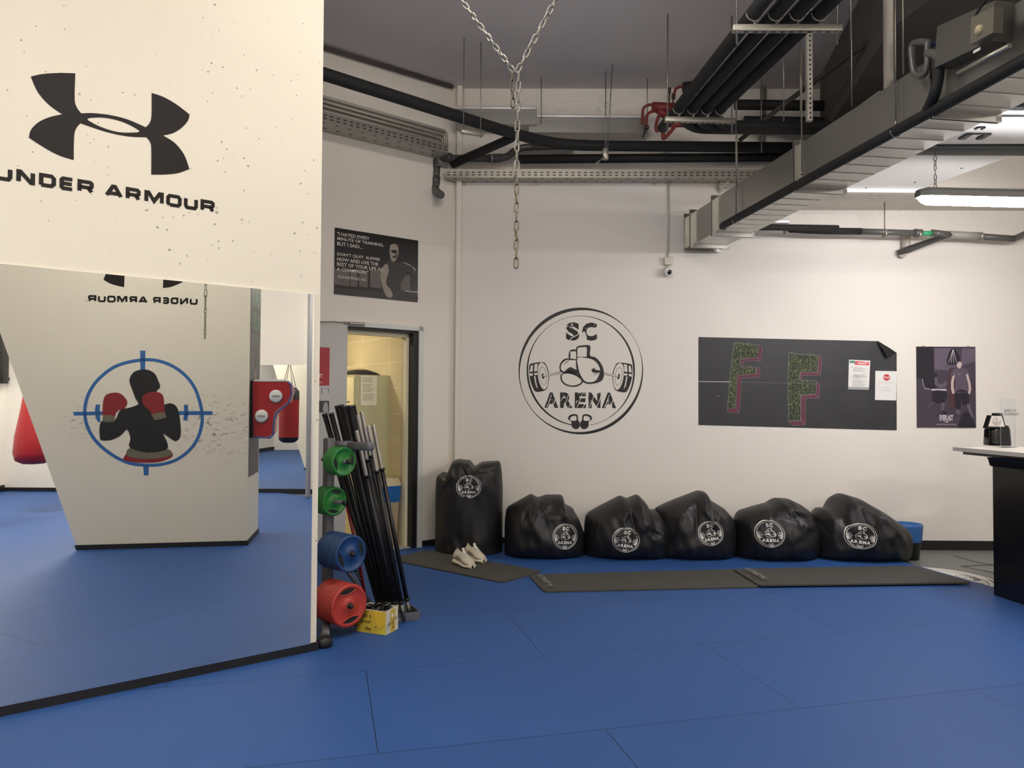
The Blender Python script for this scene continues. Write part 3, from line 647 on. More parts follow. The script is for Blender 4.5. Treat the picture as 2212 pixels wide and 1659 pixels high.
def hanger(px, y0, y1, Y, label, hook=True, r=.0045):
    a, b_ = onY(px, y1, Y), onY(px, y0, Y); a_ = Vector((a.x, a.y, a.z)); t = Vector((a.x, a.y, CEIL))
    root = empty('threaded_rod', a_, label, 'hanger rod', 'hanger rods')
    mb = MB(); mb.tube([a_, t], r, 6); mb.build('rod', M_rod, root)
    if hook:
        mb = MB(); c = a_ + UP * -.03; pts = [c + ds * (cos(pi * k / 8 + pi) * .036) + UP * (sin(pi * k / 8 + pi) * .036 + .0) for k in range(9)]
        mb.tube(pts + [pts[-1] + UP * .03], .003, 5); mb.tube([a_ + UP * .03, a_], .009, 6); mb.build('hook', M_rod, root)
    return root
for px, y1, lb in ((1590, 468, 'thin hanger rod at the far end of the duct pipe'), (1732, 378, 'thin hanger rod at the middle duct flange'), (1935, 272, 'thin hanger rod with bright nut before the trap pipe')):
    t = None
    # depth where the pipe passes below this pixel column
    best = min(((abs((1106 + F * ((q - CAM).dot(cr_)) / ((q - CAM).dot(fw))) - px), q) for q in [d0 + dd * (k * .01) + lo for k in range(100, 700)]), key=lambda x: x[0])[1]
    hanger(px, 0, y1, best.y - .0, lb)

# drain pipe on the back wall, right
def yB(off): return 7.56 - off
pa = onB(1700, 495, .36)
hp = empty('wall_drain_pipe', onB(1900, 500, .3), 'horizontal grey drain pipe crossing the back wall below the low beam', 'pipe')
mb = MB(); A_ = onB(1705, 495, .30); B_ = onB(1860, 500, .30); mb.tube([A_, lerp(A_, B_, .5) - UP * .008, B_], .034, 14); mb.build('black_length', M_insul, hp)
mb = MB(); A_ = onB(1858, 500, .30); B_ = onB(1990, 504, .30); mb.tube([A_, B_], .031, 14); mb.tube([onB(1975, 503, .30), B_], .040, 14); mb.build('grey_length', M_pvc, hp)
mb = MB(); mb.tube([onB(1988, 504, .30), onB(2014, 504, .30)], .024, 14); mb.build('green_coupling', mat('green coupling', (60, 160, 110), .4), hp)
mb = MB(); A_ = onB(2012, 503, .30); B_ = onB(2048, 507, .30); mb.tube([A_, B_], .034, 14); mb.tube([onB(2028, 505, .30), B_, onB(1941, 547, .04)], .036, 14); mb.build('branch', M_pvc, hp)
mb = MB(); A_ = onB(2048, 507, .22); B_ = onB(2118, 510, .22); mb.tube([A_, B_], .038, 14); mb.build('pale_length', mat('pale plastic pipe', (160, 156, 150), .4), hp)
mb = MB(); A_ = onB(2118, 511, .22); B_ = onB(2190, 516, .22); mb.tube([A_, B_], .033, 14); mb.tube([B_ - Vector((.03, 0, 0)), B_, onB(2214, 505, .22), onB(2300, 490, .22)], .03, 12); mb.build('end_length', M_pvc, hp)
mb = MB(); mb.tube([onB(1957, 506, .04), onB(1957, 545, .04)], .045, 12); mb.tube([onB(1950, 547, .0), onB(1950, 547, .08)], .042, 14); mb.build('down_stub', mat('pale plastic stub', (176, 168, 158), .45), hp)
for px in (1697, 1911, 1985, 2118):
    mb = MB(); c = onB(px, 497 + (px - 1697) * .033, .30 if px < 2000 else .22); mb.tube([c - Vector((.012, 0, 0)), c + Vector((.012, 0, 0))], .043, 14); mb.build('clamp', M_steel, hp)
mb = MB(); mb.tube([onB(1911, 500, .30), Vector((onB(1911, 500, .30).x, onB(1911, 500, .30).y, LOW + .02))], .006, 6); mb.build('rod', M_rod, hp)
# bracket rail carrying the black pipe below the duct
mb = MB(); A_ = onB(1592, 478, .44); B_ = onB(1697, 484, .30); mb.rbox((A_ + B_) / 2 + UP * .015, ((B_ - A_).length, .045, .04), .004); tag(mb.build('support_rail', M_galvl), 'short grey support rail under the duct near the back wall', 'rail')
# fan / actuator boxes on the duct's left face, upper right of the picture
ax3 = (dd, ds, UP)
def onD(x, y, off=0.0): return hit(CAM, ray(x, y), d0 - ds * off, ds)
bxr = empty('damper_box', onD(2130, 120, .05), 'grey damper housing bolted to the side of the square duct', 'ventilation unit')
mb = MB(); a, b_, c, d_ = onD(2055, 150), onD(2062, 60), onD(2190, 5), onD(2180, 92)
mb.prism([a, b_, c, d_], -ds * .10); mb.build('housing', mat('dim grey housing', (92, 90, 84), .45, .3), bxr)
mb = MB(); q = lambda x, y: onD(x, y, .10)
mb.prism([q(2116, 98), q(2118, 40), q(2168, 16), q(2166, 72)], -ds * .05); mb.build('raised_cover', mat('olive grey cover', (104, 100, 88), .4), bxr)
mb = MB(); mb.lathe(q(2136, 66) - ds * .05, -ds, [(0, .022), (.01, .020), (.016, .001)], 16); mb.build('dial', mat('cream dial', (190, 176, 140), .5), bxr)
mb = MB(); mb.prism([q(2103, 116), q(2119, 107), q(2119, 101), q(2103, 110)], -ds * .002); mb.build('nameplate', M_white, bxr)
mb = MB(); mb.tube([q(2070, 158), q(2182, 98)], .012, 8); mb.build('lower_rail', M_steel, bxr)
mb = MB(); mb.tube([onD(2052, 78, .05), onD(2060, 52, .07), onD(2078, 42, .07)], .02, 8); mb.build('elbow', M_pvc, bxr)
mb = MB(); a = q(2100, 55); pts = [a, q(2110, 30), q(2124, 8), q(2140, -12)]; mb.tube(crv(pts, 6, False), .008, 6); mb.build('cable', M_black, bxr)
# trap pipe
tp = empty('trap_pipe', onD(1990, 120, .08), 'grey plastic trap pipe feeding a black hose on the duct side', 'pipe')
g = lambda x, y: onD(x, y, .07)
mb = MB(); mb.tube(crv([g(2003, 92), g(1992, 90), g(1975, 93), g(1969, 104), g(1971, 130), g(1975, 156), g(1985, 164), g(1998, 158), g(2003, 140), g(2004, 120), g(2004, 88)], 5, False), .018, 10); mb.build('trap', M_pvc, tp)
mb = MB(); mb.tube(crv([g(2004, 116), g(2018, 116), g(2030, 128), g(2032, 142)], 5, False), .024, 10); mb.build('elbow', M_pvc, tp)
mb = MB(); mb.tube(crv([g(2028, 136), g(2026, 170), g(2018, 205), onD(2003, 238, .03)], 6, False), .028, 10); mb.build('black_hose', M_insul, tp)
mb = MB(); mb.tube([onD(2014, 97, .02), onD(2050, 97, .02)], .016, 8); mb.build('blue_sleeve', mat('blue sleeve', (30, 36, 90), .5), tp)

# ================================================================== PIPES ON THE LEFT AND BACK WALLS
ZP = 4.0
a = onz(690, 157, ZP); b_ = onz(1115, 291, ZP - .01); c = onz(1215, 314, ZP - .02); d_ = onz(1745, 319, ZP - .02)
ex = a - (b_ - a) * .8
pipe('dark_pipe', [ex, a, b_, c, d_], .052, M_insul, 'thick dark pipe running diagonally under the ceiling then along the back wall', smooth=.35)
pipe('dark_pipe', [onz(1108, 296, 3.98), onz(1095, 303, 3.95), onB(978, 354, .10)], .043, M_insul, 'dark branch pipe slanting down to the corner behind the chain', smooth=.1)
pipe('dark_pipe', [onB(1120, 344, .16), onB(1725, 339, .16)], .045, M_insul, 'dark horizontal pipe just above the perforated tray on the back wall')
dr = empty('soil_pipe', onB(945, 340, .14), 'grey soil pipe with elbows in the corner above the doorway', 'pipe')
mb = MB(); mb.tube([onB(952, 342, .14), onB(1060, 342, .14)], .037, 14); mb.tube([onB(1055, 342, .14), onB(1084, 341, .14)], .044, 14); mb.build('level_run', M_pvc, dr)
mb = MB(); mb.tube(crv([onB(1080, 341, .14), onB(1096, 338, .14), onB(1112, 326, .12), onB(1130, 319, .12), onB(1150, 318, .12)], 4, False), .036, 12); mb.tube([onB(1150, 318, .12), onB(1240, 316, .12)], .03, 12); mb.build('swan_neck', M_pvc, dr)
mb = MB(); mb.tube(crv([onB(975, 341, .14), onB(956, 337, .14), onB(944, 345, .14), onB(943, 362, .14)], 4, False), .045, 12); mb.tube([onB(943, 360, .14), onB(941, 388, .14)], .039, 12); mb.tube([onB(942, 382, .14), onB(941, 398, .14)], .044, 12)
mb.tube(crv([onB(941, 396, .14), onB(940, 407, .15), onB(945, 416, .22), onB(952, 421, .34)], 4, False), .042, 12); mb.build('down_run', M_pvc, dr)
mb = MB(); c = onB(1061, 342, .14); mb.tube([c, c + Vector((.02, 0, 0))], .047, 14); mb.build('clamp', M_steel, dr)

# perforated cable trays
M_tray = mat('zinc cable tray', (176, 170, 160), .45, .45)
M_slot = mat('tray slot shadow gap', (38, 36, 34), .8)
def tray(name, p, q, nin, h, wdt, label, slots=True, m=None):
    d = (q - p); Lg = d.length; d.normalize(); root = empty(name, (p + q) / 2, label, 'cable tray')
    mb = MB(); mb.box((p + q) / 2 + UP * h / 2 + nin * wdt, (Lg, .003, h), (d, nin, UP)); mb.box((p + q) / 2 + nin * wdt / 2, (Lg, wdt, .003), (d, nin, UP))
    mb.box((p + q) / 2 + UP * h / 2, (Lg, .003, h), (d, nin, UP)); mb.build('channel', m or M_tray, root)
    if slots:
        mb = MB(); k = int(Lg / .062)
        for i in range(k):
            c = p + d * ((i + .5) * Lg / k)
            for z in (.30, .62): mb.box(c + UP * h * z + nin * (wdt + .0022), (.030, .001, .009), (d, nin, UP))
            if i % 2: mb.box(c + nin * (wdt - .03) - UP * .0022, (.032, .012, .001), (d, nin, UP))
            else: mb.box(c + nin * (wdt * .35) - UP * .0022, (.032, .012, .001), (d, nin, UP))
        mb.build('slots', M_slot, root)['kind'] = 'stuff'
    return root
a = onB(962, 385, .18); b_ = onB(1690, 383, .18); a.z = b_.z = (a.z + b_.z) / 2
a = a + nB * .18; b_ = b_ + nB * .18
tray('perforated_tray', a, b_, -nB, .085, .18, 'pale perforated cable tray along the back wall')
for px in (1005, 1158, 1413):
    mb = MB(); c = onB(px, 385, .01); mb.prism([c, c - UP * .075 , c - nB * .16 + UP * .0], Vector((.006, 0, 0))); tag(mb.build('tray_bracket', M_tray), {1005: 'small triangular bracket under the left end of the perforated tray', 1158: 'small triangular bracket under the perforated tray right of the chain', 1413: 'small triangular bracket under the perforated tray near the camera'}[px], 'bracket', 'tray brackets')
a = onL(690, 262, .24); b_ = onL(966, 322, .20); a.z = b_.z = (a.z + b_.z) / 2 - .02
a2 = a - (b_ - a) * .6
tray('perforated_tray', a2 - nL * .22, b_ - nL * .2, nL, .09, .22, 'grey perforated cable tray along the left wall above the poster')
for i in range(5):
    z = .012 + i * .042
    e = lerp(a, b_, 1.0) - nL * .17; s_ = a2 - nL * .18
    e1 = Vector((e.x, e.y, a.z + .115 + z)); s1 = Vector((s_.x, s_.y, a.z + .115 + z)); e1 = e1 + (e1 - s1).normalized() * (.01 + .022 * i)
    pipe('wall_conduit', [s1, e1, Vector((e1.x, e1.y, 3.83 - .0 * i))], .0155, M_tray, ['lowest', 'second lowest', 'middle', 'second highest', 'topmost'][i] + ' of the five grey conduits above the left wall tray', 'conduit', 'conduits on the left wall', 8, smooth=.04)
# plain trunking high on the back wall
def trunk(x0, x1, yt, yb, off, label):
    p, q = onB(x0, yb, off), onB(x1, yb, off); h = onB((x0 + x1) / 2, yt, off).z - p.z; q.z = p.z
    root = empty('metal_trunking', (p + q) / 2, label, 'cable tray'); mb = MB()
    mb.box((p + q) / 2 + UP * h / 2, ((q - p).length, .004, h)); mb.box((p + q) / 2 + nB * .1, ((q - p).length, .2, .004)); mb.build('channel', M_galv, root)
    mb = MB(); mb.rbox((p + q) / 2 + UP * h - nB * .012, ((q - p).length, .03, .035), .006); mb.build('lip', M_galvl, root)
trunk(984, 1160, 234, 268, .26, 'upper grey metal trunking piece in the corner behind the chain'); trunk(1142, 1400, 252, 286, .2, 'long grey metal trunking piece on the back wall left of the red valves')
# hangers at the dark pipe: two rods and a channel
tr = empty('pipe_trapeze', onz(1018, 275, 3.95), 'small perforated trapeze carrying the diagonal dark pipe', 'pipe hanger')
a = onY(1001, 284, 6.55); b_ = onY(1038, 264, 6.62); b_.z = a.z; mb = MB(); dv = (b_ - a); mb.rbox((a + b_) / 2, (dv.length + .05, .04, .035), .004, (dv.normalized(), UP.cross(dv.normalized()), UP)); mb.build('channel', M_steel, tr)
for p_ in (a, b_): mb = MB(); mb.tube([p_ - UP * .03, Vector((p_.x, p_.y, CEIL))], .0045, 6); mb.build('rod', M_rod, tr)
for px, y1, Y, hk, lb in ((1169, 266, 7.35, False, 'thin rod down to the trunking right of the chain'), (1398, 250, 7.35, False, 'thin rod down to the trunking left of the red valves')):
    hanger(px, 150, y1, Y, lb, hk)
h1 = empty('pipe_hanger', onY(1310, 330, 7.2), 'double rod hanger with chain clamp holding the back wall pipes', 'pipe hanger')
mb = MB(); mb.tube([onY(1308, 345, 7.2), Vector((onY(1308, 345, 7.2).x, 7.2, CEIL))], .005, 6); mb.tube([onY(1312, 330, 7.12), Vector((onY(1316, 330, 7.12).x + .02, 7.05, CEIL))], .005, 6); mb.build('rods', M_rod, h1)
mb = MB(); mb.rbox(onY(1308, 333, 7.16), (.055, .05, .11), .008); mb.tube([onY(1306, 338, 7.1), onY(1286, 355, 7.05)], .006, 6); mb.build('clamp', M_steel, h1)

# ------------------------------------------------------------------ bundle of four diagonal insulated pipes on trapezes
Zt = 3.80
T1l, T1r = onz(1436, 258, Zt), onz(1590, 258, Zt); T2l, T2r = onz(1582, 62, Zt), onz(1818, 62, Zt)
T1r.y = T1l.y + .03; dirP = (T2l - T1l).normalized()
def trapeze(l, r_, label):
    root = empty('pipe_trapeze', (l + r_) / 2, label, 'pipe hanger'); d = (r_ - l).normalized(); mb = MB(); nn = UP.cross(d)
    mb.rbox((l + r_) / 2, ((r_ - l).length, .042, .042), .004, (d, nn, UP)); ch = mb.build('channel', M_steel, root)
    mb = MB(); k = 12
    for i in range(k): mb.box(lerp(l, r_, (i + .5) / k) - UP * .0215, (.024, .012, .001), (d, nn, UP))
    mb.build('slots', M_slot, ch)['kind'] = 'stuff'
    for p_ in (lerp(l, r_, .04), lerp(l, r_, .96)): mb = MB(); mb.tube([p_ - UP * .10, Vector((p_.x, p_.y, CEIL))], .006, 6); mb.tube([p_ - UP * .03, p_ - UP * .022], .016, 6); mb.build('rod', M_rod, root)
    for i in range(4):
        c = lerp(l, r_, .2 + .2 * i) + UP * .10; mb = MB(); mb.tube([c + d * (cos(pi + pi * k / 8) * .05) + UP * (sin(pi + pi * k / 8) * .05) for k in range(9)], .004, 5); mb.tube([c - UP * .05, c - UP * .09], .005, 5); mb.build('pipe_clip', M_steel, root)
trapeze(T1l, T1r, 'perforated trapeze at the far end of the four insulated pipes'); trapeze(T2l, T2r, 'perforated trapeze at the near end of the four insulated pipes')
ordn = ['first', 'second', 'third', 'fourth']
for i in range(4):
    A_ = lerp(T1l, T1r, .2 + .2 * i) + UP * .105; B_ = lerp(T2l, T2r, .2 + .2 * i) + UP * .105; dv = (B_ - A_)
    far = A_ - dv * (.12 + .03 * (3 - i) + (.10 if i == 0 else 0)); pts = [A_ + dv * 2.0, A_, far]
    if i: pts += [Vector((far.x + .18, far.y + .20, far.z)), Vector((3.1, far.y + .20, far.z))]
    pipe('insulated_pipe', pts, .046, M_insul, ordn[i] + ' from the left of the four diagonal insulated pipes', 'pipe', 'diagonal insulated pipes', smooth=.1)
for i, (y, rr_) in enumerate(((226, .05), (262, .05))):
    pipe('insulated_pipe', [onY(1588 + 20 * i, y, 7.15), onY(1890, y + 4, 7.15)], rr_, M_insul, ['upper', 'lower'][i] + ' thick insulated pipe crossing behind the perforated strut', 'pipe')
# single dark sloping pipe behind
a, b_ = onz(1598, 303, 3.98), onz(1840, 116, 4.22); pipe('dark_pipe', [a, onz(1690, 228, 4.16), b_, b_ + (b_ - onz(1690, 228, 4.16)) * 1.6], .022, mat('dim brown pipe', (62, 57, 52), .6), 'thin dark pipe rising parallel to the duct', smooth=.1)
for px, y0, y1, Y, lb in ((1838, 0, 86, 4.9, 'rod to the thin dark pipe'), (1840, 120, 230, 5.2, 'rod beside the top edge of the duct'), (1693, 120, 262, 5.9, 'long rod left of the perforated strut'), (1645, 175, 330, 6.9, 'far rod between the diagonal pipes and strut'),
                          (1729, 80, 250, 6.2, 'rod just left of the perforated strut'), (1774, 165, 200, 7.3, 'short rod near the back wall ceiling line'), (1951, 0, 160, 4.4, 'rod with bright sleeve near the trap pipe'), (1592, 130, 400, 6.6, 'long rod passing the first trapeze')):
    hanger(px, y0, y1, Y, lb, False)
# perforated vertical strut
st = empty('perforated_strut', onY(1748, 262, 5.45), 'pale perforated vertical steel strut hanging from the ceiling', 'strut')
mb = MB(); a = onY(1748, 262, 5.45); zt_ = CEIL; mb.rbox((a.x, a.y, (a.z + zt_) / 2), (.042, .04, zt_ - a.z), .003); s_ = mb.build('channel', mat('pale zinc', (190, 186, 176), .45, .4), st)
mb = MB(); k = int((zt_ - a.z) / .036)
for i in range(k): mb.lathe((a.x, a.y - .0205, a.z + .02 + i * .036), (0, -1, 0), [(0, .0075), (.001, .0075), (.0011, .0001)], 8, 0, False)
mb.build('holes', M_slot, s_)['kind'] = 'stuff'
# vertical painted pipe by the ceiling on the back wall
pipe('painted_riser', [onB(1648, 176, .05), onB(1648, 330, .05)], .028, mat('dim painted pipe', (128, 122, 112), .6), 'vertical painted riser pipe on the back wall behind the bundle')
pipe('painted_riser', [Vector((2.26, 4.42, 3.335)), Vector((2.26, 4.42, CEIL))], .028, mat('pale riser', (178, 172, 160), .6), 'pale vertical riser rising above the duct into the dark corner')
# red valve manifold
M_red = mat('red oxide primer', (122, 42, 36), .5)
vm = empty('valve_manifold', onY(1430, 225, 7.2), 'red painted pipe manifold with valves at the end of the insulated pipes', 'valves')
r7 = lambda x, y, Y=7.2: onY(x, y, Y)
mb = MB(); mb.tube([r7(1409, 231), r7(1456, 233)], .048, 14); mb.tube([r7(1420, 236), r7(1440, 252)], .035, 10); mb.build('header', M_red, vm)
for pts, rr_ in (([r7(1412, 226), r7(1400, 227), r7(1390, 234), r7(1388, 250), r7(1388, 268)], .014), ([r7(1420, 240), r7(1405, 242), r7(1397, 252), r7(1396, 272)], .014), ([r7(1425, 246), r7(1419, 262), r7(1417, 276), r7(1420, 283), r7(1432, 268)], .016),
                 ([r7(1433, 262), r7(1432, 290), r7(1436, 298), r7(1464, 266)], .018), ([r7(1456, 214), r7(1458, 196), r7(1466, 188), r7(1480, 187)], .014), ([r7(1440, 270), r7(1512, 270)], .022)):
    mb = MB(); mb.tube(crv(pts, 4, False), rr_, 10); mb.build('pipe_loop', M_red, vm)
mb = MB()
for x, y in ((1446, 196), (1454, 208)): mb.rbox(r7(x, y), (.03, .03, .06), .008); mb.tube([r7(x, y + 4), r7(x, y + 24)], .007, 6)
mb.rbox(r7(1396, 276), (.05, .04, .035), .008); mb.tube([r7(1396, 276), r7(1388, 297)], .008, 6); mb.build('valve_handle', mat('dark valve', (46, 34, 32), .5), vm)
mb = MB(); mb.tube([r7(1476, 190, 7.2), r7(1510, 186, 7.2)], .055, 14); mb.build('insulated_end', M_insul, vm)

# wall vent stub, conduit, junction box, camera
wv = empty('vent_stub', onB(1562, 402), 'small round vent stub on the wall above the duct end', 'vent')
mb = MB(); c = onB(1562, 404); mb.lathe(c, -nB, [(0, .052), (.07, .052), (.07, .044), (.02, .044), (.02, .001)], 24); mb.build('collar', M_wall, wv)
mb = MB(); mb.tube(crv([onB(1562, 385, .02), onB(1553, 390, .03), onB(1551, 405, .03), onB(1556, 418, .02)], 5, False), .005, 6); mb.build('cable', mat('pale cable', (170, 160, 148), .6), wv)
mb = MB(); a, b_ = onB(1445, 388, .012), onB(1443, 556, .012); mb.tube([a, b_], .011, 8); tag(mb.build('cable_conduit', mat('white conduit', (200, 194, 182), .5)), 'thin white conduit dropping from the tray to the camera box', 'conduit')
mb = MB(); mb.rbox(onB(1443, 564, .025), (.085, .05, .085), .008); tag(mb.build('junction_box', mat('white box', (206, 200, 188), .5)), 'small square white junction box above the wall camera', 'box')
sc_ = empty('security_camera', onB(1441, 588), 'small white security camera on the back wall', 'camera')
mb = MB(); c = onB(1441, 587, .045); mb.lathe(onB(1441, 587), -nB, [(0, .05), (.02, .048), (.025, .03)], 20); mb.build('mount', M_frame, sc_)
hd = Vector((.35, -.9, -.25)).normalized(); mb = MB(); prof = [(-.03, .001)] + [(.048 * -cos(a * pi / 10) + .015, .048 * sin(a * pi / 10)) for a in range(1, 8)] + [(.042, .030), (.046, .026)]; mb.lathe(c, hd, prof, 20); mb.build('body', mat('camera white', (222, 218, 210), .35), sc_)
mb = MB(); mb.lathe(c + hd * .043, hd, [(0, .025), (.004, .02), (.005, .001)], 20); mb.build('lens', mat('lens glass', (12, 12, 16), .08), sc_)
mb = MB(); mb.tube(crv([onB(1443, 573, .03), onB(1441, 577, .035), onB(1440, 580, .035)], 4, False), .005, 6); mb.build('cable', mat('pale cable', (170, 160, 148), .6), sc_)

# ================================================================== HANGING CHAIN
ct = onY(1113, 155, 2.66); root = empty('hanging_chain', ct, 'steel chain hanging from two arms with a carabiner and loose tail', 'chain')
l_ = onY(1000, 0, 2.66); r_ = onY(1197, 0, 2.66)
l2 = ct + (l_ - ct) * 9.0; r2 = ct + (r_ - ct) * 9.0
kl = (CEIL - ct.z) / (l_.z - ct.z); kr = (CEIL - ct.z) / (r_.z - ct.z)
mb = MB(); chain_mb(mb, ct + Vector((-.006, 0, 0)), ct + (l_ - ct) * kl, .0235, .034, .022, .0032); mb.build('left_arm', M_chain, root)
mb = MB(); chain_mb(mb, ct + Vector((.006, 0, 0)), ct + (r_ - ct) * kr, .030, .043, .024, .0030); mb.build('right_arm', M_chain, root)
bot = onY(1115, 578, 2.66); cb = onY(1116, 366, 2.66)
mb = MB(); chain_mb(mb, ct + Vector((.012, 0, 0)), Vector((cb.x, cb.y, cb.z + .03)), .0335, .045, .022, .0032); mb.build('tail', M_chain, root)
mb = MB(); chain_mb(mb, Vector((cb.x, cb.y, cb.z - .02)), bot, .0325, .045, .021, .0034); mb.build('lower_tail', mat('dull chain', (140, 132, 116), .4, .8), root)
mb = MB(); chain_mb(mb, ct + Vector((-.012, .0, .0)), onY(1108, 232, 2.66), .030, .042, .021, .0032); mb.build('short_end', mat('dark chain link', (112, 106, 98), .45, .7), root)
mb = MB(); mb.tube(link(cb, Vector((.05, 0, 1)).normalized(), Vector((.8, .6, 0)), .07, .026, .0034), .0036, 8, closed=True); mb.build('carabiner', M_chain, root)
mb = MB()
for q in (ct + (l_ - ct) * kl, ct + (r_ - ct) * kr): mb.lathe(Vector((q.x, q.y, CEIL)), (0, 0, -1), [(0, .03), (.006, .03), (.008, .012), (.03, .01), (.031, .001)], 12)
mb.build('ceiling_eye', M_steel, root)

# ================================================================== CLUB EMBLEM (drawn once, placed on wall, bags, floor)
def emblem(clean=False):
    """units of the 5.184x zoom, centred on the ring: x to the right, y up, ring radius 703; colours 0 ink, 1 background, 2 worn ink"""
    k = Ink(); C_ = lambda pts, n=5, cl=True: [(v.x - 803, 836 - v.y) for v in (crv(pts, n, cl) if n > 1 else [Vector(p) for p in pts])]
    tw = 1.9 if clean else 1.0
    k.ring(0, 0, 703, lambda a: (4 + 34 * max(0, cos(radians(a - 118))) ** 2 + 30 * max(0, cos(radians(a + 58))) ** 2 + (3 if 150 < a < 260 else 0)) * (1 if not clean else .8) + (14 if clean else 0), 0, 0, 180)
    k.ring(0, 0, 612, lambda a: (4 + 18 * max(0, cos(radians(a - 12))) ** 2 + 18 * max(0, cos(radians(a - 205))) ** 2) + (10 if clean else 0), 0, 0, 180, 280, 280 + 342)
    k.text('S', -170, 334, -16, 538, 2, 0, .055); k.text('C', 12, 334, 182, 536, 2, 0, .055)
    for ch, a, b_ in (('A', -410, -252), ('R', -232, -90), ('E', -66, 60), ('N', 88, 224), ('A', 238, 400)): k.text(ch, a, -412, b_, -240, 2, 0, .055)
    if not clean:   # cracks through the letters
        k.stroke(C_([(680, 505), (700, 470), (760, 440), (790, 410)], 3, False), 9, 1, 1); k.stroke(C_([(625, 365), (660, 330)], 1, False), 7, 1, 1)
        k.poly(C_([(905, 380), (985, 345), (985, 420), (930, 420)], 1), 1, 1); k.poly(C_([(820, 420), (845, 400), (870, 470), (850, 500)], 2), 1, 1)
        for x in (450, 510, 640, 700, 790, 860, 930, 1010, 1100, 1160):
            k.stroke(C_([(x - 30, 1240), (x - 5, 1190), (x + 25, 1100)], 3, False), 7, 1, 1)
    # barbell
    for s in (1, -1):
        f = lambda pts, n=5: [((x if s > 0 else -x) , y) for x, y in C_(pts, n)]
        k.poly(f([(225, 775), (255, 755), (370, 742), (410, 770), (440, 850), (445, 930), (430, 1010), (400, 1055), (300, 1072), (260, 1020), (230, 930), (220, 840)]), 0, 1)
        k.poly(f([(345, 752), (375, 752), (410, 790), (432, 860), (438, 930), (425, 1005), (395, 1045), (360, 1020), (330, 950), (318, 870), (322, 790)]), 1, 2)
        k.poly(f([(240, 785), (262, 772), (262, 820), (258, 848), (226, 850)], 1), 1, 2); k.poly(f([(282, 765), (318, 760), (312, 800), (312, 842), (275, 845)], 1), 1, 2)
        k.poly(f([(226, 868), (258, 866), (262, 890), (230, 898)], 1), 1, 2); k.poly(f([(275, 864), (312, 862), (316, 884), (280, 888)], 1), 1, 2)
        k.poly(f([(275, 900), (290, 895), (300, 960), (318, 1040), (296, 1005)], 1), 1, 2)
        k.stroke([((x if s > 0 else -x), y) for x, y in C_([(345, 810), (385, 805), (410, 870), (412, 950), (390, 998), (355, 960), (338, 880)], 5)], 4 * tw, 0, 3, closed=True)
        k.poly(f([(360, 875), (378, 865), (385, 885), (580, 845), (580, 870), (395, 902), (385, 935), (366, 915)], 1), 0, 4)
        k.poly(f([(376, 888), (580, 852), (580, 864), (378, 900)], 1), 1, 5)
    # back glove: cuff, hand, thumb part
    k.poly(C_([(675, 705), (668, 640), (690, 605), (740, 600), (770, 620), (770, 720)], 3), 0, 6); k.poly(C_([(686, 700), (684, 622), (750, 620), (752, 708)], 1), 1, 7)
    k.poly(C_([(600, 860), (562, 810), (575, 750), (620, 705), (690, 700), (760, 712), (780, 800), (780, 870)], 5), 0, 6)
    k.poly(C_([(612, 846), (578, 812), (590, 760), (640, 718), (690, 718), (756, 728), (756, 820), (690, 796), (650, 815)], 4), 1, 7)
    k.poly(C_([(572, 905), (590, 870), (680, 830), (760, 870), (826, 930), (818, 975), (775, 1005), (715, 1014), (640, 1000), (590, 960)], 5), 0, 6)
    k.poly(C_([(588, 910), (610, 872), (690, 872), (760, 900), (808, 940), (798, 972), (745, 996), (680, 996), (615, 965)], 5), 1, 7)
    for q in range(5): k.stroke(C_([(610 + q * 13, 770 - q * 10), (640 + q * 9, 740 - q * 6)], 1, False), 5, 0, 8)
    # front glove
    k.poly(C_([(752, 700), (748, 600), (760, 568), (800, 556), (890, 550), (912, 580), (905, 640), (915, 672), (975, 690), (1035, 760), (1062, 840), (1055, 920), (1000, 965), (900, 980), (840, 965), (790, 910), (760, 830), (748, 760)], 5), 0, 9)
    k.poly(C_([(764, 682), (764, 596), (776, 578), (860, 572), (872, 590), (868, 680)], 1), 1, 10)
    k.poly(C_([(768, 694), (870, 696), (935, 712), (985, 750), (1020, 820), (1000, 900), (960, 950), (890, 962), (845, 945), (800, 880), (775, 800)], 5), 1, 10)
    k.poly(C_([(922, 820), (960, 800), (962, 820), (1020, 832), (1022, 850), (985, 860), (930, 850)], 1), 0, 11)
    for q in range(4): k.stroke(C_([(945 + q * 18, 850), (955 + q * 16, 890 - q * 6)], 1, False), 5, 0, 11)
    # kettlebells
    for s in (1, -1):
        g = lambda pts, n=4: [((x - 6 if s > 0 else -x - 6), y) for x, y in C_(pts, n)]
        k.poly(g([(705, 1400), (672, 1375), (672, 1345), (700, 1322), (745, 1315), (775, 1330), (782, 1380), (800, 1410), (798, 1455), (765, 1482), (725, 1470), (705, 1440)]), 0, 4 if s > 0 else 3)
        k.poly(g([(700, 1386), (690, 1365), (710, 1342), (750, 1335), (762, 1352), (760, 1384), (730, 1390)]), 1, 6)
    return k
EM = emblem(); EMC = emblem(True)
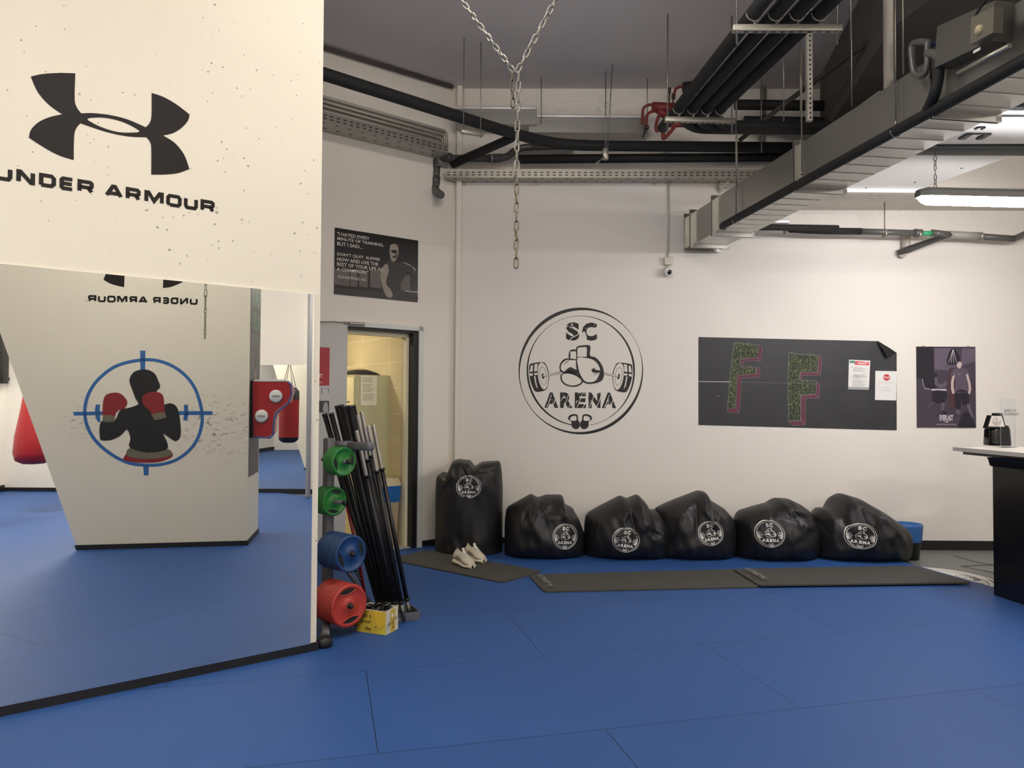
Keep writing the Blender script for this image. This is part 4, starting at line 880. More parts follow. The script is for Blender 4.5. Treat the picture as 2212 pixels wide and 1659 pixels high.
def worn(name, col, bg, scale=9):
    m = mat(name, col, .6); nt, N, L = nodes(m); b = N['Principled BSDF']; tc = N['Texture Coordinate']
    n = N.new('ShaderNodeTexNoise'); n.inputs['Scale'].default_value = scale; n.inputs['Detail'].default_value = 8; n.inputs['Roughness'].default_value = .7; L.new(tc.outputs['Object'], n.inputs['Vector'])
    r_ = N.new('ShaderNodeMapRange'); L.new(n.outputs['Fac'], r_.inputs[0]); r_.inputs[1].default_value = .59; r_.inputs[2].default_value = .63
    mx = N.new('ShaderNodeMix'); mx.data_type = 'RGBA'; mx.inputs[6].default_value = srgb(col) + (1,); mx.inputs[7].default_value = srgb(bg) + (1,); L.new(r_.outputs[0], mx.inputs[0]); L.new(mx.outputs[2], b.inputs['Base Color']); return m
wc = onB(1254.5, 801); rad = (onB(1389, 800) - onB(1120, 800)).length / 2 / 703
tag(EM.build('club_emblem', planar(wc, dBw * rad, UP * rad * 1.02, -nB), [M_black, mat('emblem ground', (229, 222, 213), .7), worn('worn ink', (26, 22, 21), (226, 219, 209), 22)], .0004, n=-nB),
    'round black gym emblem with boxing gloves and barbell painted on the back wall', 'wall emblem')

# ================================================================== POSTERS AND BOARDS
def flatpanel(name, o, ux, uy, n, th, m, label, cat):
    root = empty(name, o + ux / 2 + uy / 2, label, cat)
    mb = MB(); mb.box(o + ux / 2 + uy / 2 + n * th / 2, (ux.length, uy.length, th), (ux.normalized(), uy.normalized(), n)); mb.build('panel', m, root); return root
# quotation poster on the left wall
t0 = tD(onL(722, 560)); t1 = tD(onL(902, 560)); z0, z1 = 2.425, 3.04
o_ = pB + dL * t0 + nL * .002 + UP * z0; ux = -dL * (t0 - t1); uy = UP * (z1 - z0)
ps = flatpanel('quote_poster', o_, ux, uy, nL, .008, mat('poster dark', (26, 22, 24), .35), 'black and grey boxing poster with white quotation above the doorway', 'poster')
k = Ink(); g1, g2, g3, g4, g5 = 0, 1, 2, 3, 4
k.quad(.0, .14, .17, .38, 0); k.quad(.18, .14, .26, .40, 0, 1); k.quad(.28, .15, .38, .41, 0, 1); k.quad(.41, .16, .56, .43, 0, 1); k.quad(.60, .16, .76, .44, 1, 1); k.quad(.78, .16, .90, .42, 0, 1); k.quad(.0, .0, 1, .10, 1, 0)
P_ = lambda pts, n=4: [(v.x, v.y) for v in crv(pts, n)]
k.poly(P_([(.53, .30), (.56, .52), (.62, .60), (.66, .64), (.72, .60), (.82, .62), (.93, .60), (.99, .50), (.96, .44), (.86, .46), (.80, .30), (.70, .10), (.60, .02), (.56, .12)]), 1, 2)
k.poly(P_([(.53, .34), (.56, .50), (.61, .55), (.63, .45), (.60, .25), (.66, .15), (.68, .05), (.62, .03), (.57, .14)]), 2, 3)
k.poly(P_([(.64, .80), (.66, .90), (.70, .93), (.74, .86), (.75, .76), (.73, .66), (.69, .60), (.65, .66)]), 2, 3)
k.poly(P_([(.635, .84), (.65, .92), (.70, .945), (.755, .90), (.755, .84), (.74, .87), (.70, .89), (.66, .87)]), 4, 4); k.poly(P_([(.66, .78), (.68, .74), (.73, .75), (.72, .79)]), 4, 5); k.poly(P_([(.67, .68), (.70, .70), (.73, .68), (.71, .66)]), 1, 5); k.poly(P_([(.70, .72), (.73, .74), (.745, .70), (.72, .68)]), 0, 4)
k.poly(P_([(.80, .62), (.84, .60), (.94, .55), (.97, .50), (.90, .58)]), 3, 4); k.quad(.84, .155, 1, .165, 3, 2); k.poly(P_([(.86, .02), (.99, .02), (.99, .12), (.90, .10)]), 1, 3)
for i, (txt, w_) in enumerate((('"I HATED EVERY', .37), ('MINUTE OF TRAINING,', .54), ('BUT I SAID...', .29), (None, 0), ("DON'T QUIT. SUFFER", .50), ('NOW AND LIVE THE', .48), ('REST OF YOUR LIFE AS', .53), ('A CHAMPION."', .36))):
    if txt: yy = .885 - i * .0745 + (.0 if i < 4 else -.01); k.text(txt, .025, yy, .025 + w_, yy + .054, 3, 6, .012)
k.text('MUHAMMAD ALI', .04, .245, .36, .285, 3, 6)
mg = [mat('poster grey', (116, 109, 104), .5, var=.4, vscale=14), mat('poster charcoal', (66, 60, 58), .45, var=.4, vscale=10), mat('poster skin grey', (172, 160, 144), .45, var=.45, vscale=16), mat('poster light', (222, 214, 204), .45), mat('poster black', (18, 15, 16), .4)]
k.build('print', planar(o_ + nL * .0085, ux, uy, nL), mg, .0002, ps, n=nL)
# gym poster right of the board
a, b_ = onB(1980, 923), onB(2107, 923); z1 = onB(2040, 749).z; o_ = Vector((a.x, a.y, a.z)) - nB * .002; ux = b_ - a; ux.z = 0; uy = UP * (z1 - a.z)
ps = flatpanel('gym_poster', o_, ux, uy, -nB, .01, mat('poster mauve black', (62, 54, 68), .3), 'dark mauve poster of a man in a gym beside the chalkboard', 'poster')
k = Ink(); k.quad(0, .0, 1, .14, 1); k.quad(0, .60, .29, 1, 0, 1); k.quad(.29, .62, 1, .98, 1, 1); k.poly(P_([(.30, .98), (.30, .72), (.55, .70), (.60, .98)], 1), 2, 2)
k.poly(P_([(.74, .76), (1, .82), (1, .98), (.78, .98)], 1), 2, 2); k.poly(P_([(.52, .78), (.55, .93), (.62, .98), (.70, .92), (.74, .80)]), 0, 3)
for x in (.56, .60, .65, .70): k.stroke([(.62, .97), (x - .02, .80)], .006, 4, 4)
k.quad(.48, .735, .68, .775, 5, 4); k.quad(.54, .22, .66, .72, 6, 2)
k.poly(P_([(.60, .70), (.64, .72), (.72, .74), (.86, .72), (.88, .60), (.86, .44), (.64, .44), (.66, .58)]), 5, 5); k.poly(P_([(.68, .76), (.69, .82), (.73, .83), (.765, .79), (.755, .75), (.72, .73)]), 7, 6); k.poly(P_([(.68, .79), (.69, .83), (.74, .835), (.76, .81), (.72, .815)]), 0, 7)
k.stroke([(.63, .68), (.60, .55), (.60, .48), (.62, .42)], .045, 7, 6); k.stroke([(.85, .66), (.89, .55), (.90, .47), (.88, .42)], .04, 7, 6); k.stroke([(.60, .68), (.62, .64)], .07, 5, 7)
k.poly(P_([(.65, .45), (.86, .45), (.88, .30), (.78, .28), (.76, .38), (.73, .22), (.65, .25)], 2), 0, 5); k.poly(P_([(.67, .24), (.73, .24), (.72, .16), (.66, .18)], 2), 2, 5); k.poly(P_([(.84, .28), (.90, .28), (.95, .14), (.92, .13)], 2), 2, 5)
k.poly(P_([(.12, .62), (.18, .72), (.24, .74), (.28, .68), (.34, .66), (.34, .50), (.16, .48)]), 0, 4); k.stroke([(.32, .62), (.33, .54), (.38, .51), (.46, .52), (.50, .56)], .05, 2, 5); k.quad(.25, .455, .50, .475, 4, 5)
k.stroke([(.09, .60), (.10, .55), (.13, .48), (.24, .47)], .006, 4, 5); k.poly(P_([(.27, .45), (.48, .45), (.50, .34), (.40, .30), (.28, .32)]), 0, 5); k.stroke([(.18, .22), (.22, .29), (.30, .31)], .012, 2, 5); k.stroke([(.43, .36), (.44, .26), (.43, .20)], .05, 2, 5); k.stroke([(.42, .20), (.50, .17)], .035, 0, 6)
k.poly(P_([(.68, .0), (.74, .14), (.82, .20), (.90, .18), (.97, .06), (1, .0)], 1), 0, 3)
k.text('EVERLAST', .38, .085, .61, .155, 4, 8, .03); k.poly([(.44, .082), (.50, .060), (.56, .082), (.50, .072)], 4, 8)
k.text('GREATNESS IS WITHIN', .33, .032, .66, .044, 4, 8); k.poly([(.69, .665), (.73, .660), (.77, .675), (.72, .655)], 4, 8)
mg = [mat('mauve black', (30, 26, 38), .3), mat('mauve floor', (72, 62, 76), .35, var=.3, vscale=8), mat('mauve mid', (104, 92, 110), .35, var=.3, vscale=8), M_black, mat('mauve pale', (206, 198, 208), .4), mat('mauve shirt', (96, 82, 100), .4, var=.3, vscale=20), mat('wine bag', (70, 44, 54), .4), mat('pale skin', (190, 168, 166), .4)]
k.build('print', planar(o_ - nB * .0105, ux, uy, -nB), mg, .0002, ps, n=-nB)
mb = MB()
for x in (.12, .88): mb.rbox(o_ + ux * x + uy * 1.004 - nB * .008, (.02, .012, .016), .002)
mb.build('clip', M_steel, ps)
# chalkboard with folded corner
bd = empty('chalkboard', onB(1722, 830), 'long black chalk sheet with two chalk letters F and a folded corner', 'chalkboard')
M_chalkb = mat('chalk black', (32, 32, 35), .55, var=-1.2, vscale=5)
cbp = lambda x, y, off=.004: onB(x, y, off)
mb = MB(); mb.prism([cbp(1509, 728), cbp(1509, 824), cbp(1937, 831), cbp(1937, 762), cbp(1898, 737)], -nB * -.003); mb.build('upper_sheet', M_chalkb, bd)
mb = MB(); mb.prism([cbp(1509, 824.6), cbp(1509, 918), cbp(1937, 929.5), cbp(1937, 831.2)], -nB * -.003); mb.build('lower_sheet', M_chalkb, bd)
mb = MB(); a, b_, c = cbp(1892, 736, .006), cbp(1937, 762, .006), cbp(1917, 772, .05)
mb.add([a, b_, c, lerp(a, b_, .5) - nB * .025, lerp(a, c, .5) - nB * .02], [(0, 3, 4), (3, 2, 4), (3, 1, 2)], 0, True); o = mb.build('folded_corner', mat('matt black curl', (20, 20, 22), .5), bd)
k = Ink(); zp = lambda pts: [(1480 + x / 4.608, 700 + y / 4.608) for x, y in pts]
F1 = [(487, 186), (738, 208), (722, 334), (548, 350), (548, 420), (712, 438), (716, 494), (520, 512), (504, 826), (420, 850), (442, 560), (462, 400)]
F2 = [(1030, 280), (1110, 300), (1330, 312), (1320, 478), (1150, 482), (1136, 556), (1308, 572), (1300, 696), (1158, 706), (1146, 960), (1030, 965), (1024, 700)]
S1 = [[(738, 208), (770, 240), (752, 366), (722, 370), (722, 334)], [(548, 346), (722, 334), (740, 366), (580, 370), (576, 402), (552, 402)], [(700, 436), (735, 430), (746, 470), (742, 524), (704, 530), (560, 538), (545, 860), (530, 884), (504, 826), (520, 512), (706, 494)], [(410, 850), (504, 832), (536, 884), (432, 882)]]
S2 = [[(1332, 312), (1360, 336), (1346, 508), (1320, 508), (1316, 478)], [(1140, 482), (1320, 476), (1342, 508), (1168, 512), (1160, 545), (1136, 545)], [(1308, 574), (1342, 596), (1334, 736), (1306, 738), (1300, 696)], [(1146, 712), (1302, 698), (1330, 738), (1196, 742), (1196, 1004), (1164, 965), (1150, 960)], [(1020, 968), (1160, 965), (1196, 1004), (1080, 1014)]]
for Fp in (F1, F2):
    k.poly(zp(Fp), 0, 1); k.stroke(zp(Fp), 1.0, 2, 3, closed=True)
    xs = [p[0] for p in Fp]; ys = [p[1] for p in Fp]; rr = random.Random(5)
    def inside(x, y, P):
        c_ = False
        for i in range(len(P)):
            (x1, y1), (x2, y2) = P[i - 1], P[i]
            if (y1 > y) != (y2 > y) and x < (x2 - x1) * (y - y1) / (y2 - y1) + x1: c_ = not c_
        return c_
    n_ = 0
    while n_ < 430:
        x, y = rr.uniform(min(xs), max(xs)), rr.uniform(min(ys), max(ys))
        if not inside(x, y, Fp): continue
        n_ += 1; a_ = rr.uniform(-2.4, -.7); L_ = rr.uniform(9, 20)
        k.stroke(zp([(x, y), (x + cos(a_) * L_ * .5 + rr.uniform(-4, 4), y + sin(a_) * L_ * .5), (x + cos(a_) * L_, y + sin(a_) * L_)]), .55, 1, 2)
for Sh in S1 + S2: k.poly(zp(Sh), 3, 2); k.stroke(zp(Sh), .6, 2, 3, closed=True)
rr = random.Random(9)
for i in range(46):
    x, y = rr.uniform(150, 2080), rr.uniform(180, 1020); L_ = rr.uniform(20, 120)
    k.stroke(zp([(x, y), (x + L_ * .5, y + rr.uniform(-6, 2)), (x + L_, y + rr.uniform(-14, 4))]), rr.uniform(.3, .9), 4, 1)
k.stroke(zp([(330, 490), (332, 700)]), .8, 4, 2); k.poly(zp([(315, 722), (345, 722), (328, 706)]), 2, 2); k.stroke(zp([(137, 572), (450, 575)]), 1.0, 5, 2); k.stroke(zp([(450, 575), (1320, 594)]), .5, 2, 2)
o = k.build('chalk_drawing', lambda x, y, l: onB(x, y, .0042) - nB * l, [mat('chalk letter ground', (52, 58, 46), .8), mat('green chalk', (140, 148, 100), .9), mat('pale chalk', (130, 128, 124), .9), mat('pink chalk', (112, 62, 80), .9, var=.3, vscale=30), mat('chalk smear', (58, 58, 62), .9), M_white], .0004, bd, n=-nB)
# two sheets on it
def sheet(name, pts, label, art, mats):
    root = empty(name, onB(sum(p[0] for p in pts) / 4, sum(p[1] for p in pts) / 4, .008), label, 'notice'); P = [onB(x, y, .0085) for x, y in pts]
    mb = MB(); mb.prism(P, nB * .001); mb.build('paper', mat('white paper', (226, 224, 222), .6), root)
    k = Ink(); art(k); k.build('print', lambda u, v, l: lerp(lerp(P[0], P[1], u), lerp(P[3], P[2], u), v) - nB * (l + .0002), mats, .0003, root, n=-nB)
def art1(k):
    k.quad(.03, .89, .3, .97, 0); k.poly([(.25, .84), (.95, .84), (.95, .94), (.33, .97)], 1, 1); k.quad(.38, .90, .88, .92, 2, 2); k.quad(.45, .87, .8, .885, 2, 2)
    for i in range(20):
        if i in (5, 6, 12): continue
        k.quad(.2, .74 - i * .033, .6 + (i * 37 % 10) * .028, .752 - i * .033, 3, 1)
    k.quad(.36, .44, .44, .465, 4, 1)
    for x in (.25, .53, .66, .78): k.quad(x, .435, x + .06, .47, 3, 1)
    for y in (.74, .38): k.quad(.11, y, .14, y + .02, 4, 1)
    k.quad(0, 0, 1, .09, 3)
sheet('notice_sheet', [(1832, 841), (1877, 842.5), (1880, 779), (1834, 777)], 'printed white notice with red and green header on the chalkboard', art1, [mat('green print', (70, 140, 120), .6), mat('red print', (214, 72, 78), .6), M_white, mat('grey text', (160, 158, 156), .7), M_black])
def art2(k):
    k.poly([(.53 + .17 * cos(pi / 8 + i * pi / 4), .78 + .118 * sin(pi / 8 + i * pi / 4)) for i in range(8)], 0); k.text('STOP', .39, .745, .67, .81, 1, 1, .03)
    for a_, b_, y in ((.12, .9, .60), (.28, .70, .44), (.28, .72, .38), (.2, .8, .32)): k.quad(a_, y, b_, y + .008, 2, 1)
sheet('notice_sheet', [(1890, 864), (1936, 865), (1937, 802), (1891, 801)], 'white stop notice with red octagon at the right edge of the chalkboard', art2, [mat('stop red', (196, 50, 60), .6), M_white, mat('grey text', (160, 158, 156), .7)])
# red sign and photos on the door leaf
lp = lambda x, y: hit(CAM, ray(x, y), pB + nL * .074, nL)
def leafpanel(name, x0, x1, y0, y1, m, label, cat='sign'):
    a, b_ = tD(lp(x0, y0)), tD(lp(x1, y0)); zt, zb_ = lp(x1, y0).z, lp(x1, y1).z; o_ = pB + dL * a + nL * .0735 + UP * zb_; ux = dL * (b_ - a); return flatpanel(name, o_, ux, UP * (zt - zb_), nL, .003, m, label, cat), o_, ux, UP * (zt - zb_)
r_, o_, ux, uy = leafpanel('red_sign', 640, 712, 751, 833, mat('sign red', (176, 48, 56), .45), 'red sign with white capital letters half hidden behind the front pillar')
k = Ink(); k.text('EQUIPMENT', .12, .18, .79, .30, 0, 0, .03); k.text('STANDARD', .33, .06, .79, .10, 0, 0); k.build('lettering', planar(o_ + nL * .0032, ux, uy, nL), [M_white], .0004, r_, n=nL)
r_, o_, ux, uy = leafpanel('white_sheet', 650, 712, 836, 863, mat('sheet grey white', (205, 203, 204), .5), 'white sheet with thin drawn bracket under the red sign'); k = Ink(); k.stroke([(.72, .45), (.72, .9), (.95, .9), (.95, .5)], .02, 0, 0); k.build('drawing', planar(o_ + nL * .0032, ux, uy, nL), [M_black], .0004, r_, n=nL)
r_, o_, ux, uy = leafpanel('photo_print', 650, 711, 866, 891, mat('photo grey', (84, 80, 82), .5, var=.6, vscale=60), 'small grey photograph under the white sheet on the door leaf'); k = Ink(); k.poly(P_([(.80, .05), (.78, .5), (.84, .85), (.92, .85), (.96, .4), (.95, .05)]), 0); k.build('figure', planar(o_ + nL * .0032, ux, uy, nL), [mat('photo pale', (170, 166, 168), .5)], .0004, r_, n=nL)

# ================================================================== BEAN BAGS
M_bag = mat('black coated nylon', (27, 26, 27), .46, bump=.3, bscale=9, spec=.45)
M_bagbg = mat('bag ground ink', (26, 25, 26), .45)
def noise1(x, s): return sin(x * 3.1 + s) * .5 + sin(x * 7.3 + s * 2.1) * .3 + sin(x * 13.7 + s * 3.7) * .2
def bag(sil, yb, Y, D, z0, p, creases, label, logo=None, group='black bean bags', bulge=1.0):
    """sil: upper silhouette as pixels left to right; Y: centre depth; D: half depth; creases: (x0,y0,x1,y1,width px,height m)"""
    S_ = [onY(x, y, Y) for x, y in sil]; xs = [q.x for q in S_]; zs = [max(q.z, z0 + .02) for q in S_]; xl, xr = min(xs), max(xs); W = (xr - xl) / 2; xm = (xl + xr) / 2
    mpp = Y / F
    def Tz(x):
        for i in range(len(xs) - 1):
            if xs[i] <= x <= xs[i + 1] and xs[i + 1] > xs[i]: return lerp(zs[i], zs[i + 1], (x - xs[i]) / (xs[i + 1] - xs[i]))
        return zs[0] if x < xs[0] else zs[-1]
    def Ts(x): return (Tz(x - .008) + Tz(x) * 2 + Tz(x + .008)) / 4
    def Dx(x): t = min(1, abs((x - xm) / W)); return D * (1 - t ** 2.6) ** .5
    cr = []
    for (x0, y0, x1, y1, wd, h) in creases:
        a, b_ = onY(x0, y0, Y - D * .6), onY(x1, y1, Y - D * .6); cr.append((a.x, a.z, b_.x, b_.z, wd * mpp, h))
    it = max(range(len(zs)), key=lambda i: zs[i]); kn = (xs[it], zs[it] - .02, 1.0 if p < 4 else .6)
    def disp(x, z):
        d = 0
        for (ax_, az, bx_, bz, wd, h) in cr:
            vx, vz = bx_ - ax_, bz - az; L2 = vx * vx + vz * vz; t = ((x - ax_) * vx + (z - az) * vz) / L2; tc = max(0, min(1, t))
            sd = ((x - ax_) * vz - (z - az) * vx) / sqrt(L2); dist = hypot(x - ax_ - vx * tc, z - az - vz * tc)
            e = .45 * exp(-(dist / wd) ** 2) + .75 * exp(-dist / (wd * .42)); d += h * e * (1 if sd > 0 else .55) * (.5 + .5 * sin(pi * min(1, max(0, t * .9 + .1))))
        rx, rz_ = x - kn[0], z - kn[1]; rad_ = hypot(rx, rz_) + .001; an = atan2(rz_, rx) + .25 * sin(rad_ * 14 + xl * 3)
        pl_ = 1 - abs(sin(an * 3.5 + xl * 5 + .8 * sin(an * 2 + 1))) ** .7; d += .045 * pl_ * min(1, rad_ / .08) * exp(-rad_ / .26) * kn[2]
        d += .007 * sin(x * 21 + z * 9 + xl * 7) + .005 * sin(z * 34 - x * 13) + .0035 * sin(x * 61 + z * 23)
        return d
    def front(x, z):      # y of the front surface at x, z
        T_ = Ts(x); h = (T_ - z0) if z > z0 else z0 * 1.25
        r_ = min(1, abs(z - z0) / h); return Y - Dx(x) * max(0, (1 - r_ ** p)) ** (1 / p) * bulge - disp(x, z) * min(1, (1 - r_) * 3 + .15) * min(1, 4 * (1 - abs((x - xm) / W)) + .05)
    nx, na = 130, 90; vs = []
    for i in range(nx + 1):
        x = xm - W * cos(pi * i / nx); T_ = Ts(x); dx = Dx(x)
        for j in range(na):
            a = 2 * pi * j / na; ca, sa = cos(a), sin(a); hz = (T_ - z0) if sa > 0 else z0 * 1.25
            if i in (0, nx): hz *= .05
            # superellipse
            y = -math.copysign(abs(ca) ** (2 / p), ca) * dx; z = z0 + math.copysign(abs(sa) ** (2 / p), sa) * hz * (1 if 0 < i < nx else 1)
            fade = min(1, 4 * (1 - abs((x - xm) / W)) + .05)
            if ca > 0: y -= disp(x, z) * min(1, max(0, (1 - abs(z - z0) / max(hz, .01))) * 3 + .15) * fade * min(1, ca * 3)
            else: y += .5 * disp(x + 3, z) * fade
            zz = max(z, 0.0 + .0005 * (j % 2)); vs.append(Vector((x, Y + y, zz)))
    fs = [(i * na + j, (i + 1) * na + j, (i + 1) * na + (j + 1) % na, i * na + (j + 1) % na) for i in range(nx) for j in range(na)]
    mb = MB(); mb.add(vs, fs, 0, True); root = empty('bean_bag', (xm, Y, 0), label, 'bean bag', group)
    mb.build('cover', M_bag, root)
    if logo:
        (lx, ly, rw, rh, rot, clip) = logo; c = onY(lx, ly, Y - D * .9); ca, sa = cos(rot), sin(rot); kx, kz = rw * mpp * .96 / 703, rh * mpp * .96 / 703
        def put(a, b_, l):
            x = c.x + (a * ca - b_ * sa) * kx; z = c.z + (a * sa + b_ * ca) * kz; z = max(.03, z)
            if clip: z = min(z, clip(x, c) )
            return Vector((x, front(x, z) - .004 - l, z))
        EMC.build('printed_emblem', put, [M_white, M_bagbg, M_white], .00035, root, n=Vector((0, -1, .2)), sub=60)
    return root
YB = 7.08
bag([(941, 1060), (943, 1029), (955, 1020), (967, 1024), (978, 996), (990, 993), (1014, 996), (1024, 1009), (1040, 999), (1062, 997), (1079, 996), (1084, 1012), (1086, 1060)], 1196, 7.22, .29, .40, 5.5,
    [(975, 1000, 960, 1050, 9, .05), (1000, 1010, 1015, 1030, 12, -.03), (1020, 1012, 1080, 1020, 10, -.035), (985, 1032, 1070, 1018, 8, .03), (1030, 1040, 1080, 1060, 8, .015), (1040, 1075, 1082, 1065, 6, .015), (950, 1105, 970, 1108, 4, .01), (950, 1130, 975, 1134, 4, .01), (950, 1155, 975, 1160, 4, .01)],
    'tall upright black bag with notched top beside the doorway', (1013, 1051, 27, 24, 0, None), 'black bean bags')
bag([(1090, 1150), (1091, 1107), (1097, 1094), (1147, 1067), (1162, 1075), (1180, 1069), (1212, 1069), (1218, 1074), (1218, 1088), (1237, 1097), (1250, 1120), (1262, 1152), (1263, 1165)], 1207, YB, .36, .16, 2.3,
    [(1175, 1072, 1150, 1125, 12, .06), (1150, 1070, 1130, 1130, 10, -.04), (1165, 1080, 1190, 1160, 9, -.045), (1218, 1085, 1228, 1130, 8, .05), (1200, 1075, 1170, 1110, 8, .03), (1220, 1100, 1250, 1130, 12, .03), (1110, 1120, 1180, 1160, 12, .025)],
    'slouched black bean bag with two-humped top next to the tall bag', (1221, 1159, 27, 27, -.05, None))
bag([(1262, 1150), (1263, 1115), (1272, 1106), (1340, 1071), (1357, 1077), (1377, 1068), (1388, 1078), (1397, 1090), (1398, 1101), (1416, 1101), (1440, 1125), (1451, 1160), (1452, 1168)], 1212, YB, .37, .16, 2.3,
    [(1380, 1072, 1345, 1120, 12, .06), (1345, 1120, 1350, 1150, 9, .03), (1360, 1095, 1370, 1150, 9, -.05), (1368, 1110, 1430, 1150, 8, .045), (1370, 1125, 1430, 1172, 10, .04), (1378, 1140, 1420, 1150, 8, -.03), (1300, 1090, 1290, 1150, 18, .02)],
    'black bean bag with deep diagonal fold, second of the slouched row', (1351, 1165, 29, 26, -.12, None))
bag([(1413, 1120), (1415, 1098), (1425, 1093), (1470, 1075), (1510, 1060), (1522, 1062), (1527, 1076), (1562, 1097), (1580, 1117), (1586, 1150), (1586, 1165)], 1208, YB, .36, .16, 2.3,
    [(1520, 1066, 1470, 1110, 12, .06), (1470, 1110, 1458, 1150, 8, .045), (1512, 1085, 1535, 1130, 8, .05), (1505, 1090, 1500, 1150, 14, -.05), (1540, 1095, 1575, 1140, 14, .04), (1450, 1080, 1430, 1120, 14, .02)],
    'black bean bag with a pointed tied top, in the middle of the slouched row', (1534, 1151, 27, 26, .15, None))
bag([(1584, 1150), (1585, 1124), (1600, 1103), (1640, 1092), (1662, 1087), (1679, 1076), (1702, 1077), (1725, 1088), (1741, 1099), (1741, 1112), (1756, 1124), (1762, 1150), (1763, 1170)], 1217, YB - .02, .37, .16, 2.3,
    [(1675, 1080, 1650, 1130, 8, .06), (1685, 1085, 1735, 1108, 8, .045), (1685, 1100, 1740, 1140, 10, -.04), (1690, 1120, 1750, 1135, 8, .03), (1620, 1100, 1610, 1150, 14, .03), (1690, 1165, 1745, 1135, 7, .02)],
    'black bean bag with twisted closure tail, fourth of the slouched row', (1663, 1153, 29, 28, .02, None))
bag([(1750, 1150), (1748, 1107), (1755, 1108), (1771, 1097), (1797, 1097), (1806, 1074), (1819, 1066), (1850, 1075), (1900, 1104), (1945, 1135), (1959, 1152), (1960, 1175)], 1217, YB - .02, .38, .17, 2.4,
    [(1800, 1085, 1800, 1140, 10, .05), (1815, 1075, 1900, 1115, 10, .04), (1900, 1115, 1935, 1160, 8, .035), (1770, 1110, 1790, 1150, 12, -.04), (1850, 1090, 1860, 1140, 20, .02), (1880, 1150, 1940, 1160, 8, .02)],
    'widest black bean bag sloping down to the right end of the row', (1857, 1157, 32, 27, -.10, None))

# blue-lined bin behind the last bag
tb = onz(1966, 1214, -.04); tb = Vector((tb.x + .06, 7.14, -.04)); root = empty('waste_bin', tb, 'small black waste bin with blue liner behind the widest bean bag', 'bin')
mb = MB(); mb.lathe(tb, UP, [(0, .001), (0, .10), (.27, .125)], 24); mb.build('body', mat('bin black', (18, 18, 20), .3), root)
mb = MB(); mb.lathe(tb, UP, [(.17, .122), (.20, .126), (.31, .135), (.33, .136), (.335, .126), (.25, .11)], 24); mb.build('liner', mat('blue bin bag', (50, 100, 165), .4, bump=.8, bscale=25), root)

# ================================================================== EXERCISE MATS, SHOES, FLOOR EMBLEM
M_mat = mat('dark exercise mat', (66, 64, 60), .75, bump=.2, bscale=120)
def rmat(P, th, label, z=0.0, txt=None, rad_=.05):
    P = [Vector((p.x, p.y, 0)) for p in P]; pts = []
    for i in range(4):
        a, b_, c = P[i - 1], P[i], P[(i + 1) % 4]; u = b_ + (a - b_).normalized() * rad_; v = b_ + (c - b_).normalized() * rad_
        for k in range(6): t = k / 5; pts.append(u * (1 - t) ** 2 + b_ * 2 * t * (1 - t) + v * t * t)
    root = empty('exercise_mat', sum(P, Vector()) / 4 + UP * z, label, 'mat', None); mb = MB(); mb.prism([p + UP * (z + .0005) for p in pts], UP * th); mb.build('pad', M_mat, root)
    if txt:
        o_, ux, uy = txt; k = Ink(); k.text('N-ERGY', 0, 0, 1, 1, 0, 0, .01); k.build('lettering', planar(o_ + UP * (z + th + .0012), ux, uy, UP), [mat('grey lettering', (140, 140, 136), .7)], .0003, root, n=UP)
z_ = .012
a, b_ = onz(1085, 1257, z_), onz(1172, 1233, z_); dv = Vector((-.780, .625, 0)); rmat([a, b_, b_ + dv * 1.36, a + dv * 1.36], .012, 'grey exercise mat under the white sneakers, angled to the doorway')
a, b_, c, d_ = onz(1176, 1277, z_), onz(1642, 1267, z_), onz(1596, 1229, z_), onz(1141, 1241, z_)
t0, t1, t2 = onz(1172, 1243, z_), onz(1188, 1270, z_), onz(1182, 1243, z_)
rmat([a, b_, c, d_], .012, 'grey exercise mat in front of the middle bean bags', 0, (onz(1198, 1270, z_), onz(1172, 1244, z_) - onz(1198, 1270, z_), (onz(1184, 1270, z_) - onz(1198, 1270, z_))))
a, b_, c, d_ = onz(1640, 1264, z_ * 2), onz(2102, 1258, z_ * 2), onz(1975, 1222, z_ * 2), onz(1584, 1229, z_ * 2)
rmat([a, b_, c, d_], .012, 'grey exercise mat lying under the two rightmost bean bags, reaching the grey floor', .0128, (onz(1660, 1256, z_ * 2), onz(1620, 1233, z_ * 2) - onz(1660, 1256, z_ * 2), (onz(1646, 1256, z_ * 2) - onz(1660, 1256, z_ * 2))))
# emblem painted on the grey floor
fc = onz(2060, 1253, -.039); fcx = Vector((.97, .242, 0)); fcy = Vector((-.242, .97, 0)); k = Ink(); k.circle(0, 0, 740, 1, -1, 64)
k.merge(EM); tag(k.build('floor_emblem', planar(fc + Vector((-.12, .05, .0012)), fcx * .00062, fcy * .00062, UP), [M_black, M_white, M_black], .0003, n=UP), 'round white gym emblem painted on the grey floor by the bar counter', 'floor emblem')
# tape lines on the grey floor
k = Ink(); g = lambda x, y: onz(x, y, -.0385)
for pts in ([(2060, 1200), (2100, 1212), (2150, 1222)], [(2160, 1240), (2077, 1223), (2160, 1219)]): k.stroke([(g(x, y).x, g(x, y).y) for x, y in pts], .02, 0, 0)
tag(k.build('floor_tape', lambda a, b_, l: Vector((a, b_, -.0395 + .002)), [mat('dark tape', (70, 70, 70), .6)], n=UP), 'dark lines taped on the grey floor beside the counter', 'floor marking')['kind'] = 'stuff'

